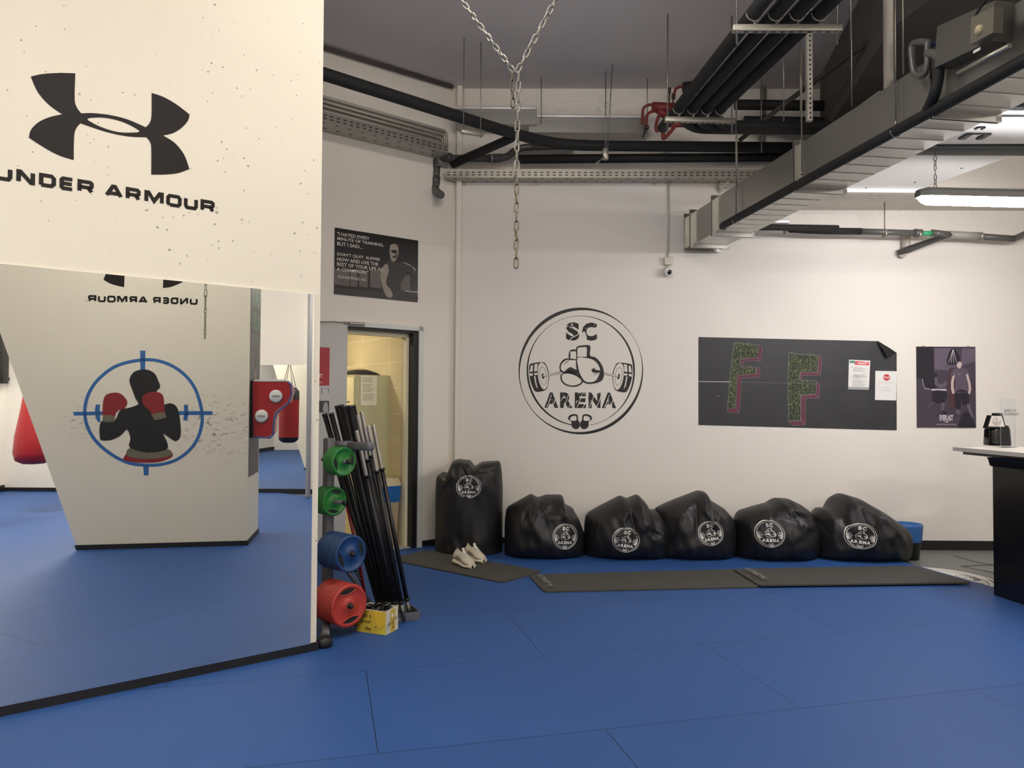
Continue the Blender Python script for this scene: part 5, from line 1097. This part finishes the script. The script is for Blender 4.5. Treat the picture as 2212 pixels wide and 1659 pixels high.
# sneakers
M_shoe = mat('off white leather', (206, 198, 178), .55, var=.15, vscale=25); M_sole = mat('cream rubber', (214, 206, 184), .5, bump=.5, bscale=30); M_lace = mat('white lace', (226, 222, 210), .6)
def sneaker(o_, ang, label, mirror=1):
    root = empty('sneaker', o_, label, 'shoe', 'pair of white sneakers'); u = Vector((cos(ang), sin(ang), 0)); v = Vector((-sin(ang), cos(ang), 0)) * mirror   # u heel -> toe
    # stations: t, half width, sole height, top height
    st_ = [(-.153, .0005, .034, .036), (-.150, .012, .030, .05), (-.145, .030, .036, .085), (-.12, .038, .040, .098), (-.07, .038, .040, .098), (-.03, .036, .036, .102), (.02, .040, .030, .092), (.06, .046, .026, .074), (.10, .046, .026, .058), (.13, .036, .028, .046), (.148, .020, .030, .038), (.152, .006, .032, .034), (.153, .0004, .030, .031)]
    def P(t, a, z): return o_ + u * t * .93 + v * a * 1.12 + UP * z * 1.22
    vs = []; n = 16
    for t, w_, zs, zt in st_:
        for j in range(n): a = 2 * pi * j / n; vs.append(P(t * 1.02, cos(a) * (w_ + .008) + .004 * sin(t * 12), max(.0005, zs * .5 + sin(a) * (zs * .5 + (.004 * (j % 2))))))
    fs = [(i * n + j, i * n + (j + 1) % n, (i + 1) * n + (j + 1) % n, (i + 1) * n + j) for i in range(len(st_) - 1) for j in range(n)]
    mb = MB(); mb.add(vs, fs, 0, True); mb.build('sole', M_sole, root)
    vs = []
    for t, w_, zs, zt in st_:
        for j in range(n):
            a = 2 * pi * j / n; zz = zs * .6 + (zt - zs * .6) * (.5 + .5 * sin(a)); open_ = 1 if -.12 < t < -.01 and sin(a) > .9 else 0
            vs.append(P(t, cos(a) * w_ * (1 - .38 * max(0, sin(a))) + .004 * sin(t * 12), zz - open_ * .03))
    mb = MB(); mb.add(vs, fs, 0, True); up = mb.build('upper', M_shoe, root)
    mb = MB(); mb.tube(crv([P(.004, 0, .086), P(-.008, 0, .104), P(-.018, 0, .116), P(-.022, 0, .122)], 3, False), .012, 8, rs=None); mb.build('tongue', M_lace, root)
    mb = MB()
    for i in range(5): t = .0 + i * .016; h = .104 - i * .007; mb.tube([P(t, -.022, h - .012), P(t + .004, 0, h), P(t, .022, h - .012)], .0035, 6)
    mb.build('laces', M_lace, root)
    mb = MB(); mb.tube(crv([P(-.12, .034, .072), P(-.12, 0, .10), P(-.135, -.0, .10), P(-.12, -.034, .072)], 4, False), .007, 6); mb.build('collar', mat('shoe collar', (190, 182, 160), .7), root)
    mb = MB()
    for s in (1, -1): mb.tube([P(-.09, s * .040, .045), P(-.03, s * .040, .07), P(.04, s * .043, .045)], .004, 5); mb.tube([P(-.05, s * .041, .04), P(.01, s * .041, .065), P(.08, s * .046, .038)], .004, 5)
    mb.build('side_overlay', mat('grey overlay', (168, 160, 140), .6), root)
s1 = onz(1002, 1222, .0125); s2 = onz(1022, 1214, .0125); ag = -1.0
sneaker(Vector((s1.x, s1.y, .0125)), ag, 'nearer white chunky sneaker of the pair on the mat'); sneaker(Vector((s2.x + .015, s2.y + .075, .0125)), ag + .08, 'farther white chunky sneaker of the pair on the mat', -1)

# ================================================================== BAR COUNTER
uc = Vector((.13, -.9915, 0)).normalized(); vc = Vector((-uc.y, uc.x, 0)); vc = vc if vc.x > 0 else -vc       # uc towards the camera, vc to the right
ctr = empty('bar_counter', (4.0, 4.9, 0), 'black bar counter with pale stone top at the right edge', 'counter')
g0 = onz(2147, 1285, 0); g0.z = 0; ZT = 1.085
M_ctr = mat('satin black laminate', (16, 15, 17), .22)
T0 = onz(2058, 970.5, ZT); T0.z = 0
mb = MB(); q = [g0, g0 + uc * 2.3, g0 + uc * 2.3 + vc * .55, g0 + vc * .55]; mb.prism([(p.x, p.y, 0.001) for p in q], UP * .972); mb.build('base', M_ctr, ctr)
mb = MB(); th_ = .03; q = [T0, T0 + uc * 2.75, T0 + uc * 2.75 + vc * .85, T0 + vc * .85]; mb.prism([(p.x, p.y, ZT - .012) for p in q], UP * th_); tp_ = mb.build('worktop', mat('pale worktop', (198, 192, 182), .35, var=.1, vscale=8), ctr)
mb = MB(); e0 = onz(2080, 976, ZT - .03); e0.z = 0; q = [e0 - uc * 0, e0 + uc * 2.6, e0 + uc * 2.6 + vc * .7, e0 + vc * .7]; mb.prism([(p.x, p.y, ZT - .05) for p in q], UP * .038); mb.build('underframe', M_ctr, ctr)
mb = MB(); h0 = g0 - vc * .05; mb.prism([(g0.x, g0.y, .97), (h0.x + .025, h0.y, .975), (h0.x + .012, h0.y, 1.02), (h0.x, h0.y, ZT - .045), (g0.x, g0.y, ZT - .045)], uc * 2.3); mb.prism([(g0.x, g0.y, .97), (g0.x, g0.y, ZT - .045), (g0.x + .55 * vc.x, g0.y + .55 * vc.y, ZT - .045), (g0.x + .55 * vc.x, g0.y + .55 * vc.y, .97)], uc * 2.3); mb.build('cornice', M_ctr, ctr)
# spray bottle / jug on the counter
bc = onz(2154, 962, ZT + .018); bc = Vector((bc.x, bc.y, ZT + .0185)); bt = empty('black_jug', bc, 'glossy black rounded appliance on the counter with white labelled hood', 'appliance')
sx = 47 / F * bc.y / 2; hz = lambda y: onY(2154, y, bc.y).z - bc.z
M_gloss = mat('gloss black', (10, 10, 12), .08)
mb = MB(); vs = []; n = 28
for z, r_ in ((0, 1.0), (.02, 1.02), (hz(930), .96), (hz(920), .86), (hz(917), .5), (hz(916.5), .01)):
    for j in range(n): a = 2 * pi * j / n; vs.append(bc + Vector((math.copysign(abs(cos(a)) ** .6, cos(a)) * sx * r_, math.copysign(abs(sin(a)) ** .6, sin(a)) * sx * .8 * r_, z)))
mb.add(vs, [(i * n + j, i * n + (j + 1) % n, (i + 1) * n + (j + 1) % n, (i + 1) * n + j) for i in range(5) for j in range(n)], 0, True); mb.build('body', M_gloss, bt)
fr_ = bc.y - sx * .84; q = lambda x, y, dy=0: onY(x, y, fr_ + dy)
mb = MB(); mb.prism([q(2131, 925), q(2173, 925), q(2166, 897), q(2140, 897)], Vector((0, .05, 0))); mb.build('hood', M_gloss, bt)
mb = MB(); mb.prism([q(2135, 921, -.002), q(2170, 922, -.002), q(2163.5, 899, -.002), q(2142, 898, -.002)], Vector((0, -.002, 0))); lb_ = mb.build('label_plate', mat('pale label', (214, 204, 196), .5), bt)
rr_ = 9 / F * fr_ / 703; EM.build('printed_emblem', planar(q(2153, 911, -.0045), Vector((rr_, 0, 0)), UP * rr_, Vector((0, -1, 0))), [mat('label grey', (70, 64, 62), .5), mat('pale label', (214, 204, 196), .5), mat('label grey', (70, 64, 62), .5)], .00005, lb_, n=Vector((0, -1, 0)))
mb = MB(); mb.rbox(q(2153, 895, .02), (.055, .05, .022), .005); mb.build('cap', M_gloss, bt)
# clear leaflet holder
M_clear = mat('clear acrylic', (245, 250, 255), .04, trans=1.0); MATS['clear acrylic'].node_tree.nodes['Principled BSDF'].inputs['IOR'].default_value = 1.2
pc = onz(2181, 967, ZT + .018); hl = empty('acrylic_holder', Vector((pc.x, pc.y + .02, ZT + .018)), 'clear acrylic leaflet holder standing beside the black appliance', 'holder')
yy = pc.y + .02; w3 = .075; b3 = ZT + .0185; t3 = onY(2181, 862, yy).z
mb = MB(); mb.box((pc.x, yy, (b3 + t3) / 2), (w3 * 1.7, .003, t3 - b3), (Vector((1, .15, 0)).normalized(), Vector((-.15, 1, 0)).normalized(), UP)); mb.box((pc.x, yy + .03, b3 + .0015), (w3 * 1.7, .08, .003)); mb.build('panel', M_clear, hl)
k = Ink(); k.text('SAMO ZA', .12, .55, .88, 1, 0, 0); k.text('KVALIFICIRANE', 0, 0, 1, .4, 0, 0); a = onB(2164, 897, .003); b_ = onB(2200, 897, .003); tag(k.build('wall_lettering', planar(a, (b_ - a), UP * .062, -nB), [mat('grey wall print', (110, 108, 108), .6)], .0005, n=-nB), 'small grey two-line lettering on the back wall above the counter', 'lettering')
# ================================================================== PLATE AND BAR RACK
AX = Vector((.745, -.667, 0)).normalized()
M_rack = mat('grey powder coat', (104, 104, 108), .4, .2)
rk = empty('weight_rack', (-1.15, 4.75, 0), 'grey weight rack with plate pegs and bar tray beside the front pillar', 'rack')
colour = {'green': (36, 122, 42), 'blue': (20, 62, 112), 'red': (178, 56, 44)}
M_pl = {c_: mat(c_ + ' rubber plate', v, .4, spec=.6) for c_, v in colour.items()}
M_hole = mat('plate recess dark', (22, 20, 20), .6); M_hub = mat('steel hub', (120, 118, 110), .35, .8)
def plate_proto(col, R, rot, th=.021):
    """grip plate built at origin, facing +X"""
    root = bpy.data.objects.new('weight_plate', None); COL.objects.link(root); tag(root, 'x', 'weight plate')
    e1, e2 = Vector((0, 1, 0)), Vector((0, 0, 1)); X = Vector((1, 0, 0)); P = lambda r_, a, x: X * x + (e1 * cos(a) + e2 * sin(a)) * r_
    n = 64; mb = MB()
    # body as lathe: rim bead, dished web, hub
    prof = [(-th / 2, .013), (-th / 2, R * .9), (-th / 2 + .004, R), (th / 2 - .005, R), (th / 2, R * .955), (th / 2, R * .86), (th / 2 - .006, R * .80), (th / 2 - .006, R * .30), (th / 2, R * .26), (th / 2, R * .17), (th / 2 - .003, .013)]
    # openings: two lens-shaped grips cut as dark recesses with raised borders
    mb.lathe((0, 0, 0), X, prof, n); mb.build('disc', M_pl[col], root)
    for s in (0, pi):
        aa = rot + s; outer = [P(R * .80, aa + (-.62 + 1.24 * i / 12), th / 2 - .0035) for i in range(13)]; c0, c1 = outer[-1], outer[0]; mid = P(R * .42, aa, th / 2 - .0035)
        inner = [c0 * (1 - t) ** 2 + mid * 2 * t * (1 - t) + c1 * t * t for t in [i / 10 for i in range(1, 10)]]
        mb = MB(); mb.prism(outer + inner, X * -.008); mb.build('grip_opening', M_hole, root)
        mb = MB(); mb.tube([c0] + inner + [c1], R * .03, 6); mb.build('grip_border', M_pl[col], root)
        mb = MB()
        for i in range(9): mb.tube([P(R * .83, aa - .5 + i * .12, th / 2 + .001), P(R * .92, aa - .5 + i * .12, th / 2 + .001)], R * .012, 4)
        mb.build('raised_marking', M_pl[col], root)
    mb = MB(); mb.lathe((0, 0, 0), X, [(th / 2 - .004, R * .15), (th / 2 + .002, R * .15), (th / 2 + .002, .0145), (th / 2 - .01, .0145)], 24); mb.build('hub_ring', M_hub, root)
    return root
num = ['first', 'second', 'third', 'fourth', 'fifth', 'sixth', 'seventh', 'eighth', 'ninth', 'tenth', 'eleventh', 'twelfth']
def stack(col, px, py, R, n, rot, peg, pitch, Y, tilt=0.0, pegout=.0):
    c = onY(px, py, Y); proto = plate_proto(col, R, rot)
    for i in range(n):
        o_ = proto if i == 0 else copy_tree(proto)
        p_ = c - AX * (pitch * i); o_.location = p_; o_.rotation_euler = (radians((i * 37) % 9 * 4 - 16) if i else 0, 0, atan2(AX.y, AX.x))
        tag(o_, '%s weight plate, %s from the front, on the %s rack peg' % (col, num[i] if i else 'outermost, first', peg), 'weight plate', '%s weight plates on the %s peg' % (col, peg))
    mb = MB(); mb.tube([c - AX * (pitch * n + .12), c + AX * (.012 + pegout)], .0135, 12); pg_ = mb.build('plate_peg', M_rack, rk)
    mb = MB(); e = c + AX * (.012 + pegout); mb.lathe(e, AX, [(0, .014), (.004, .0155), (.018, .0155), (.026, .010), (.028, .001)], 14); mb.build('end_cap', M_black, pg_)
    return c
c_r = stack('red', 753, 1308, .131, 9, pi / 2 + .15, 'lowest', .0235, 4.55)
c_b = stack('blue', 757, 1196, .116, 10, .35, 'second lowest', .0215, 4.62)
c_g = stack('green', 722, 1083, .092, 6, pi / 2 - .2, 'second highest', .021, 4.72, pegout=.085)
c_g2 = stack('green', 742, 997, .090, 5, .15 + pi, 'highest', .021, 4.62, pegout=.03)
post = lambda z: onY(707, 1200, 4.86)
pb0 = onz(706, 1352, 0)
pt_ = Vector((pb0.x, pb0.y, 1.19))
mb = MB(); mb.rbox((pb0.x, pb0.y, .62), (.055, .055, 1.16), .006, (AX, Vector((-AX.y, AX.x, 0)), UP)); mb.build('upright', M_rack, rk)
fo = onz(699, 1398, 0); fo2 = onz(745, 1343, 0)
mb = MB(); a, b_ = Vector((fo.x, fo.y, .055)), Vector((pb0.x - .02, pb0.y + .1, .055)); mb.tube([Vector((pb0.x, pb0.y, .05)), Vector((fo.x, fo.y + .03, .05))], .026, 10); mb.tube([Vector((pb0.x - .03, pb0.y, .05)), Vector((pb0.x, pb0.y, .05)), onz(800, 1352, .03), onz(862, 1340, .03)], .02, 8); mb.build('base_bar', M_rack, rk)
mb = MB(); mb.lathe((fo.x + .0, fo.y + .01, .001), UP, [(0, .04), (.01, .05), (.04, .048), (.06, .03), (.062, .001)], 20); mb.build('rubber_foot', M_black, rk)
mb = MB(); s_ = Vector((pb0.x, pb0.y, 0)); q = Vector((pb0.x + .28, pb0.y + .16, 0)); mb.tube([s_ + UP * .52, q + UP * .06], .014, 8); mb.build('brace', M_rack, rk)
# arm holding the bars
mb = MB(); a, b_, c = onY(714, 962, 4.86), onY(762, 962, 4.80), onY(775, 966, 4.62); mb.tube([a, b_], .030, 14); mb.build('arm', M_rack, rk)
mb = MB(); a, b_ = onY(757, 963, 4.80), onY(800, 964, 4.52); mb.rbox((a + b_) / 2, ((b_ - a).length + .03, .05, .052), .012, ((b_ - a).normalized(), UP.cross((b_ - a).normalized()), UP)); mb.build('bar_holder', M_rack, rk)
# tray for the bar ends
ty = onz(835, 1347, .0), onz(899, 1339, .0); d = (ty[1] - ty[0]).normalized(); nn = Vector((-d.y, d.x, 0)); cen = (ty[0] + ty[1]) / 2 + nn * .08 - d * .06; wT = .36
mb = MB(); mb.box(cen + UP * .004, (wT, .17, .006), (d, nn, UP)); mb.box(cen - nn * .085 + UP * .028, (wT, .005, .054), (d, nn, UP)); mb.box(cen + nn * .085 + UP * .028, (wT, .005, .054), (d, nn, UP)); mb.box(cen + d * wT / 2 + UP * .028, (.005, .17, .054), (d, nn, UP)); mb.box(cen - d * wT / 2 + UP * .028, (.005, .17, .054), (d, nn, UP)); mb.build('bar_tray', M_rack, rk)
# bars: bottoms in the tray, tops leaning to the left
M_bar = mat('black bar', (20, 19, 21), .45); M_chr = mat('ribbed chrome', (176, 172, 168), .28, .85)
bars = []
def barobj(bp, tp_, kind, label, r=.0145):
    d = (tp_ - bp).normalized(); root = empty('weight_bar', bp, label, 'weight bar', 'bars leaning in the rack tray')
    L_ = (tp_ - bp).length
    if kind == 'chrome':
        mb = MB(); mb.tube([bp, bp + d * .12], .012, 12); mb.build('lower_sleeve', M_hub, root)
        mb = MB(); mb.tube([bp + d * .12, tp_ - d * .30], r * 1.05, 12); mb.build('shaft', M_bar, root)
        mb = MB(); mb.tube([bp + d * .115, bp + d * .13], r * 1.5, 12); mb.build('collar', M_bar, root); mb = MB(); mb.tube([tp_ - d * .31, tp_ - d * .295], r * 1.5, 12); mb.build('collar', M_bar, root)
        mb = MB(); k = 22; mb.lathe(tp_ - d * .30, d, [(.30 * i / (k * 2), .0125 + (.0012 if i % 2 else 0)) for i in range(k * 2 + 1)], 14); mb.tube([tp_ - d * .30, tp_], .0122, 12); mb.build('chrome_sleeve', M_chr, root)
    else:
        mb = MB(); mb.tube([bp, tp_], r, 12); mb.build('shaft', M_bar, root)
        mb = MB(); mb.tube([tp_ - d * .004, tp_ + d * .012], r * 1.08, 12); mb.build('end_cap', mat('cap plastic', (46, 44, 48), .4), root)
BR = [  # bottom px, top px, top depth, kind, label
    (826, 1334, 702, 897, 4.95, 'b', 'leftmost black bar leaning behind the green plates'), (832, 1335, 716, 896, 4.93, 'b', 'second black bar from the left behind the green plates'),
    (838, 1336, 729, 880, 4.98, 'b', 'black bar at the left side of the dense upright bunch'), (842, 1332, 737, 878, 4.92, 'b', 'black bar with open grey end at the bunch top'), (846, 1338, 744, 881, 4.90, 'b', 'black bar in the middle of the dense bunch'),
    (850, 1333, 751, 880, 4.96, 'b', 'black bar right of the middle of the dense bunch'), (853, 1339, 757, 880, 4.90, 'b', 'black bar toward the right of the dense bunch'), (856, 1334, 763, 879, 4.95, 'b', 'rightmost plain black bar of the dense bunch'),
    (834, 1328, 741, 884, 5.02, 'b', 'rear black bar hidden in the left half of the bunch'), (848, 1328, 755, 883, 5.02, 'b', 'rear black bar hidden in the right half of the bunch'),
    (860, 1340, 770, 930, 4.78, 'c', 'shortest chrome-ended bar at the grey holder'), (863, 1336, 773, 896, 4.84, 'c', 'chrome-ended bar in front of the black bunch'), (868, 1332, 781, 889, 4.92, 'c', 'tallest chrome-ended bar, behind the grey holder'),
    (874, 1341, 796, 920, 4.84, 'c', 'left chrome-ended bar of the separate right pair'), (886, 1334, 806, 917, 4.92, 'c', 'right chrome-ended bar of the separate right pair')]
for bx_, by_, tx_, ty__, tyy, kd, lb in BR:
    bp = onz(bx_, by_, .012); bp = Vector((bp.x, bp.y, .012)); barobj(bp, onY(tx_, ty__, tyy), 'chrome' if kd == 'c' else 'black', lb, .0175 if kd == 'b' else .0145)
rb = empty('red_bar', onz(792, 1310, .05), 'thin dark red bar leaning behind the plates', 'weight bar')
mb = MB(); mb.tube([onY(748, 1086, 4.95), onY(765, 1160, 4.93), onY(788, 1285, 4.90)], .011, 10); mb.build('shaft', mat('dark red lacquer', (120, 22, 24), .3), rb)
mb = MB(); mb.tube([onY(788, 1285, 4.90), onY(793, 1316, 4.89)], .0085, 10); mb.build('tip', M_hub, rb)
mb = MB(); mb.tube([onY(748, 1086, 4.95), onY(720, 985, 4.97)], .011, 10); mb.build('upper_end', M_bar, rb)
# steel clip hanging under the blue plates
mb = MB(); mb.tube([onY(762, 1222, 4.66), onY(778, 1252, 4.66), onY(780, 1256, 4.66)], .008, 8); mb.tube([onY(766, 1224, 4.66), onY(781, 1246, 4.66)], .003, 6); mb.build('spring_pin', mat('dark chrome', (60, 60, 66), .15, .9), rk)

# yellow-white carton with clips
c1, c2, c3 = onz(771, 1364, 0), onz(833, 1373, 0), onz(860, 1358, 0); c4 = c1 + (c3 - c2); hh = .145
cx_ = empty('carton_box', (c1 + c3) / 2, 'open yellow and white carton with handwritten print, full of bar clips', 'box')
cen = (c1 + c2 + c3 + c4) / 4
def fl(p, k): v = p - cen; return Vector((cen.x + v.x * k, cen.y + v.y * k, 0))
mb = MB(); bt_ = [fl(p, 1.0) for p in (c1, c2, c3, c4)]; tp2 = [fl(p, .98) + UP * hh for p in (c1, c2, c3, c4)]; tp2[0] = tp2[0] + UP * .0; ins = [fl(p, .93) + UP * (hh) for p in (c1, c2, c3, c4)]; inb = [fl(p, .93) + UP * .006 for p in (c1, c2, c3, c4)]
bt_ = [p + UP * .001 for p in bt_]
mb.add(bt_ + tp2 + ins + inb, [(3, 2, 1, 0)] + [(i, (i + 1) % 4, (i + 1) % 4 + 4, i + 4) for i in range(4)] + [(i + 4, (i + 1) % 4 + 4, (i + 1) % 4 + 8, i + 8) for i in range(4)] + [(i + 8, (i + 1) % 4 + 8, (i + 1) % 4 + 12, i + 12) for i in range(4)] + [(12, 13, 14, 15)])
mb.build('carton', mat('white carton', (214, 206, 184), .7, bump=.2), cx_)
def face(o1, o2): ux = (o2 - o1); ux.z = 0; n_ = Vector((ux.y, -ux.x, 0)).normalized(); return lambda a, b_, l: o1 + ux * a + UP * (b_ * hh) + n_ * (l + .0008) - (n_ * 0), n_
pf, nf = face(c1, c2); k = Ink(); k.poly([(0, .05), (.45, .98), (0, .98)], 0, 0); k.quad(.0, .02, 1, .98, 0, 0); k.poly([(.55, .98), (1, .98), (1, .5), (.75, .25)], 1, 1); k.poly([(.62, .02), (1, .02), (1, .35)], 2, 1)
k.text('Today is', .05, .62, .50, .84, 3, 2, .01); k.text('your', .14, .36, .50, .54, 3, 2, .01); k.text('day', .28, .08, .52, .30, 3, 2, .01); k.quad(.62, .28, .70, .31, 3, 2)
yl = [mat('box yellow', (206, 176, 56), .6), mat('box golden', (226, 188, 50), .6), mat('box lime', (214, 198, 60), .6), M_black, M_white]
k.build('front_print', pf, yl, .0005, cx_, n=nf)
pf, nf = face(c2, c3); k = Ink(); k.quad(.38, 0, .72, .98, 0, 0); k.stroke([(.1, .22), (.25, .52), (.2, .36), (.8, .56), (.86, .5)], .03, 3, 1); k.text('Z', .5, .16, .64, .4, 3, 2, .01); k.circle(.5, .72, .09, 4, 1, 16); k.build('side_print', pf, yl, .0005, cx_, n=nf)
for i, (dx, dy, rr_, dz) in enumerate(((-.055, .0, .036, 0), (-.0, .03, .042, .004), (.05, .01, .036, .003), (.045, .055, .034, .002), (-.01, -.035, .03, -.01))):
    cc_ = Vector((cen.x + dx, cen.y + dy, hh - .018 + dz)); r_ = empty('bar_clip', cc_, ['black round clip at the left of the carton', 'largest black round clip in the middle of the carton', 'black clip with chrome lever at the right of the carton', 'black clip at the back of the carton', 'black clip low at the carton front'][i], 'bar clip', 'bar clips in the carton')
    tl = Vector((.3 * (i - 2), -.7, .8)).normalized(); mb = MB(); mb.lathe(cc_, tl, [(-.012, rr_ * .5), (-.012, rr_), (.012, rr_), (.014, rr_ * .9), (.012, rr_ * .5)], 24); mb.build('ring', mat('clip plastic', (16, 16, 18), .3), r_)
    mb = MB(); mb.tube([cc_ + tl * .012 + Vector((-.02, 0, .01)), cc_ + tl * .02 + Vector((.02, 0, .016))], .004, 6); mb.build('lever', M_hub, r_)
cs = cen + UP * .07; mb = MB(); q = [fl(p, .90) for p in (c1, c2, c3, c4)]; mb.prism([p + UP * .008 for p in q], UP * .10); mb.build('packed_clips', mat('dark clip pile', (14, 14, 15), .5, bump=.8, bscale=30), cx_)

# ================================================================== THINGS SEEN ONLY IN THE MIRROR
# side face of the second pillar: banner, pad
sd = (D2 - B2); sd.z = 0; sd = (-n2).copy(); eo = -e2            # sd into depth of the side face, eo outward
def onSide(x, y): return onM(x, y, B2, eo)
bn0 = onSide(528, 900); bn1 = onSide(549, 900); wS = .62; zt2 = 2.75; zb3 = onSide(538, 1030).z
k = Ink(); k.quad(0, 0, 1, 1, 0, 0); k.quad(0, .70, 1, 1, 1, 1); k.text('EAT', .08, .84, .92, .94, 2, 2, .04); k.text('RUSH', .08, .72, .92, .81, 2, 2, .04); k.poly(P_([(.30, .28), (.36, .5), (.48, .58), (.60, .5), (.66, .28), (.5, .25)]), 3, 2); k.poly(P_([(.42, .56), (.48, .63), (.55, .56), (.48, .52)]), 3, 2)
bo = B2 + sd * .04 + eo * .002 + UP * zb3
o = k.build('wall_banner', planar(bo + sd * wS, -sd * wS, UP * (zt2 - zb3), eo), [mat('banner grey', (74, 70, 72), .5, var=.3, vscale=4), mat('banner dark', (30, 34, 30), .5), mat('banner green', (70, 110, 70), .5), mat('banner figure', (124, 104, 104), .5)], .0008, n=eo)
tag(o, 'tall grey banner with green capital letters on the mirrored pillar side', 'banner')
pd = empty('uppercut_pad', B2 + eo * .25 + sd * .3 + UP * 1.1, 'red uppercut punch pad on black frame fixed to the mirrored pillar', 'punch pad')
pp_ = B2 + sd * .10
def onPad(x, y): return onM(x, y, pp_, n2)
zz = [(545, 825), (620, 825), (627, 832), (628, 850), (622, 868), (606, 880), (594, 890), (590, 905), (588, 936), (580, 944), (547, 942)]
mb = MB(); P = [onPad(x, y) for x, y in zz]; mb.prism(P, sd * .34); mb.build('body', mat('red vinyl pad', (168, 26, 34), .35), pd)
mb = MB(); e1 = [onPad(x, y) for x, y in ((622, 824), (629, 832), (630, 851), (624, 870), (608, 883), (597, 892), (592, 907), (590, 938), (583, 946), (548, 944))]; mb.tube([p + n2 * .004 for p in e1], .010, 8); mb.build('blue_edge', mat('blue grey piping', (76, 90, 140), .4), pd)
mb = MB(); mb.prism([onPad(x, y) for x, y in ((546, 824), (622, 824), (618, 820), (552, 820))], sd * .34); mb.build('white_top', M_white, pd)
mb = MB(); mb.prism([onPad(x, y) for x, y in ((531, 822), (546, 822), (546, 946), (531, 946))], sd * .36); mb.build('mounting_frame', M_black, pd)
for (x, y) in ((596, 856), (565, 899)):
    c = onPad(x, y) + n2 * .002; R_ = .066; mb = MB(); mb.lathe(c, n2, [(0, R_), (.014, R_ * .96), (.02, R_ * .8), (.024, .001)], 28); dc = mb.build('target_disc', mat('pad disc white', (226, 224, 218), .4), pd)
    k = Ink(); k.text('CARDIO', -.5, -.12, .5, .14, 0, 0, .02); rg = n2.cross(UP) * -1; k.build('lettering', planar(c + n2 * .024, rg * .075, UP * .075, n2), [M_black], .0006, dc, n=n2)
# left red bag in the mirror
cbx = unref(74, 920, 9.3); z_lo = onY(64, 1003, 9.3).z
rb2 = empty('punching_bag', (cbx.x, cbx.y, z_lo), 'red teardrop punching bag at the left side of the mirror', 'punching bag')
mb = MB(); mb.lathe((cbx.x, cbx.y, z_lo), UP, [(0, .001), (.01, .12), (.05, .20), (.15, .225), (.35, .21), (.7, .15), (1.0, .11), (1.15, .09), (1.17, .001)], 36); mb.build('body', mat('red bag vinyl', (158, 26, 32), .4), rb2)
mb = MB(); chain_mb(mb, Vector((cbx.x, cbx.y, z_lo + 1.15)), Vector((cbx.x, cbx.y, CEIL)), .045, .06, .035, .005); mb.build('chain', M_chain, rb2)
# black bracket on the rear wall at the mirror's left border
qa = onM(6, 790, BK0 + nK * .06, nK); mb = MB(); mb.rbox((qa.x, qa.y, qa.z + .15), (.16, .10, .85), .01, (dK, nK, UP)); mb.rbox((qa.x, qa.y, qa.z - .20), (.30, .06, .05), .01, (dK, nK, UP)); mb.rbox((qa.x, qa.y, qa.z + .22), (.26, .06, .05), .01, (dK, nK, UP)); tag(mb.build('wall_bracket', M_black), 'black bag bracket on the rear wall, at the left border of the mirror', 'bracket')
# mirror on the right wall
m0 = onM(549, 1060, R0, nR); m1 = onM(660, 1060, R0, nR); md = dR if (m1 - m0).dot(dR) > 0 else -dR
mb = MB(); L0, L1 = -.9, (m1 - R0).dot(dR) + .05; c = R0 + dR * (L0 + L1) / 2 + nR * .006; c.z = 1.03; mb.box(c, (L1 - L0, .008, 1.93), (dR, nR, UP)); tag(mb.build('wall_mirror', MATS['mirror silver']), 'long mirror on the right wall, seen inside the pillar mirror', 'mirror')
gp = unz(665, 1076); mb = MB(); mb.rbox((gp.x, gp.y, 2.33), (.055, .07, 4.66), .02); tag(mb.build('padded_post', mat('grey post', (150, 148, 150), .5)), 'light grey rounded post at the right border of the mirror', 'post')
# red hanging bag seen through both mirrors
MR = lambda v: v - nR * (2 * (v - (R0 + nR * .01)).dot(nR))
vb = refl(onY(624, 900, 12.6)); rbp = MR(vb); zlo = onY(624, 957, 12.6).z
hb = empty('punching_bag', (rbp.x, rbp.y, zlo), 'straight red punching bag with black ends behind the mirrored pad', 'punching bag')
mb = MB(); mb.lathe((rbp.x, rbp.y, zlo + .1), UP, [(0, .165), (.62, .168), (.64, .168)], 32); mb.build('body', mat('red bag vinyl', (158, 26, 32), .4), hb)
mb = MB(); mb.lathe((rbp.x, rbp.y, zlo), UP, [(0, .001), (.01, .10), (.05, .155), (.1, .166)], 32); mb.lathe((rbp.x, rbp.y, zlo + .74), UP, [(0, .169), (.14, .168), (.2, .12), (.21, .001)], 32); mb.build('black_ends', M_black, hb)
mb = MB()
for a in range(4):
    s_ = Vector((rbp.x + .13 * cos(a * pi / 2 + .5), rbp.y + .13 * sin(a * pi / 2 + .5), zlo + .92)); mb.tube([s_, Vector((rbp.x, rbp.y, zlo + 1.4))], .006, 5)
chain_mb(mb, Vector((rbp.x, rbp.y, zlo + 1.38)), Vector((rbp.x, rbp.y, CEIL)), .06, .08, .04, .006); mb.build('chain', M_chain, hb)
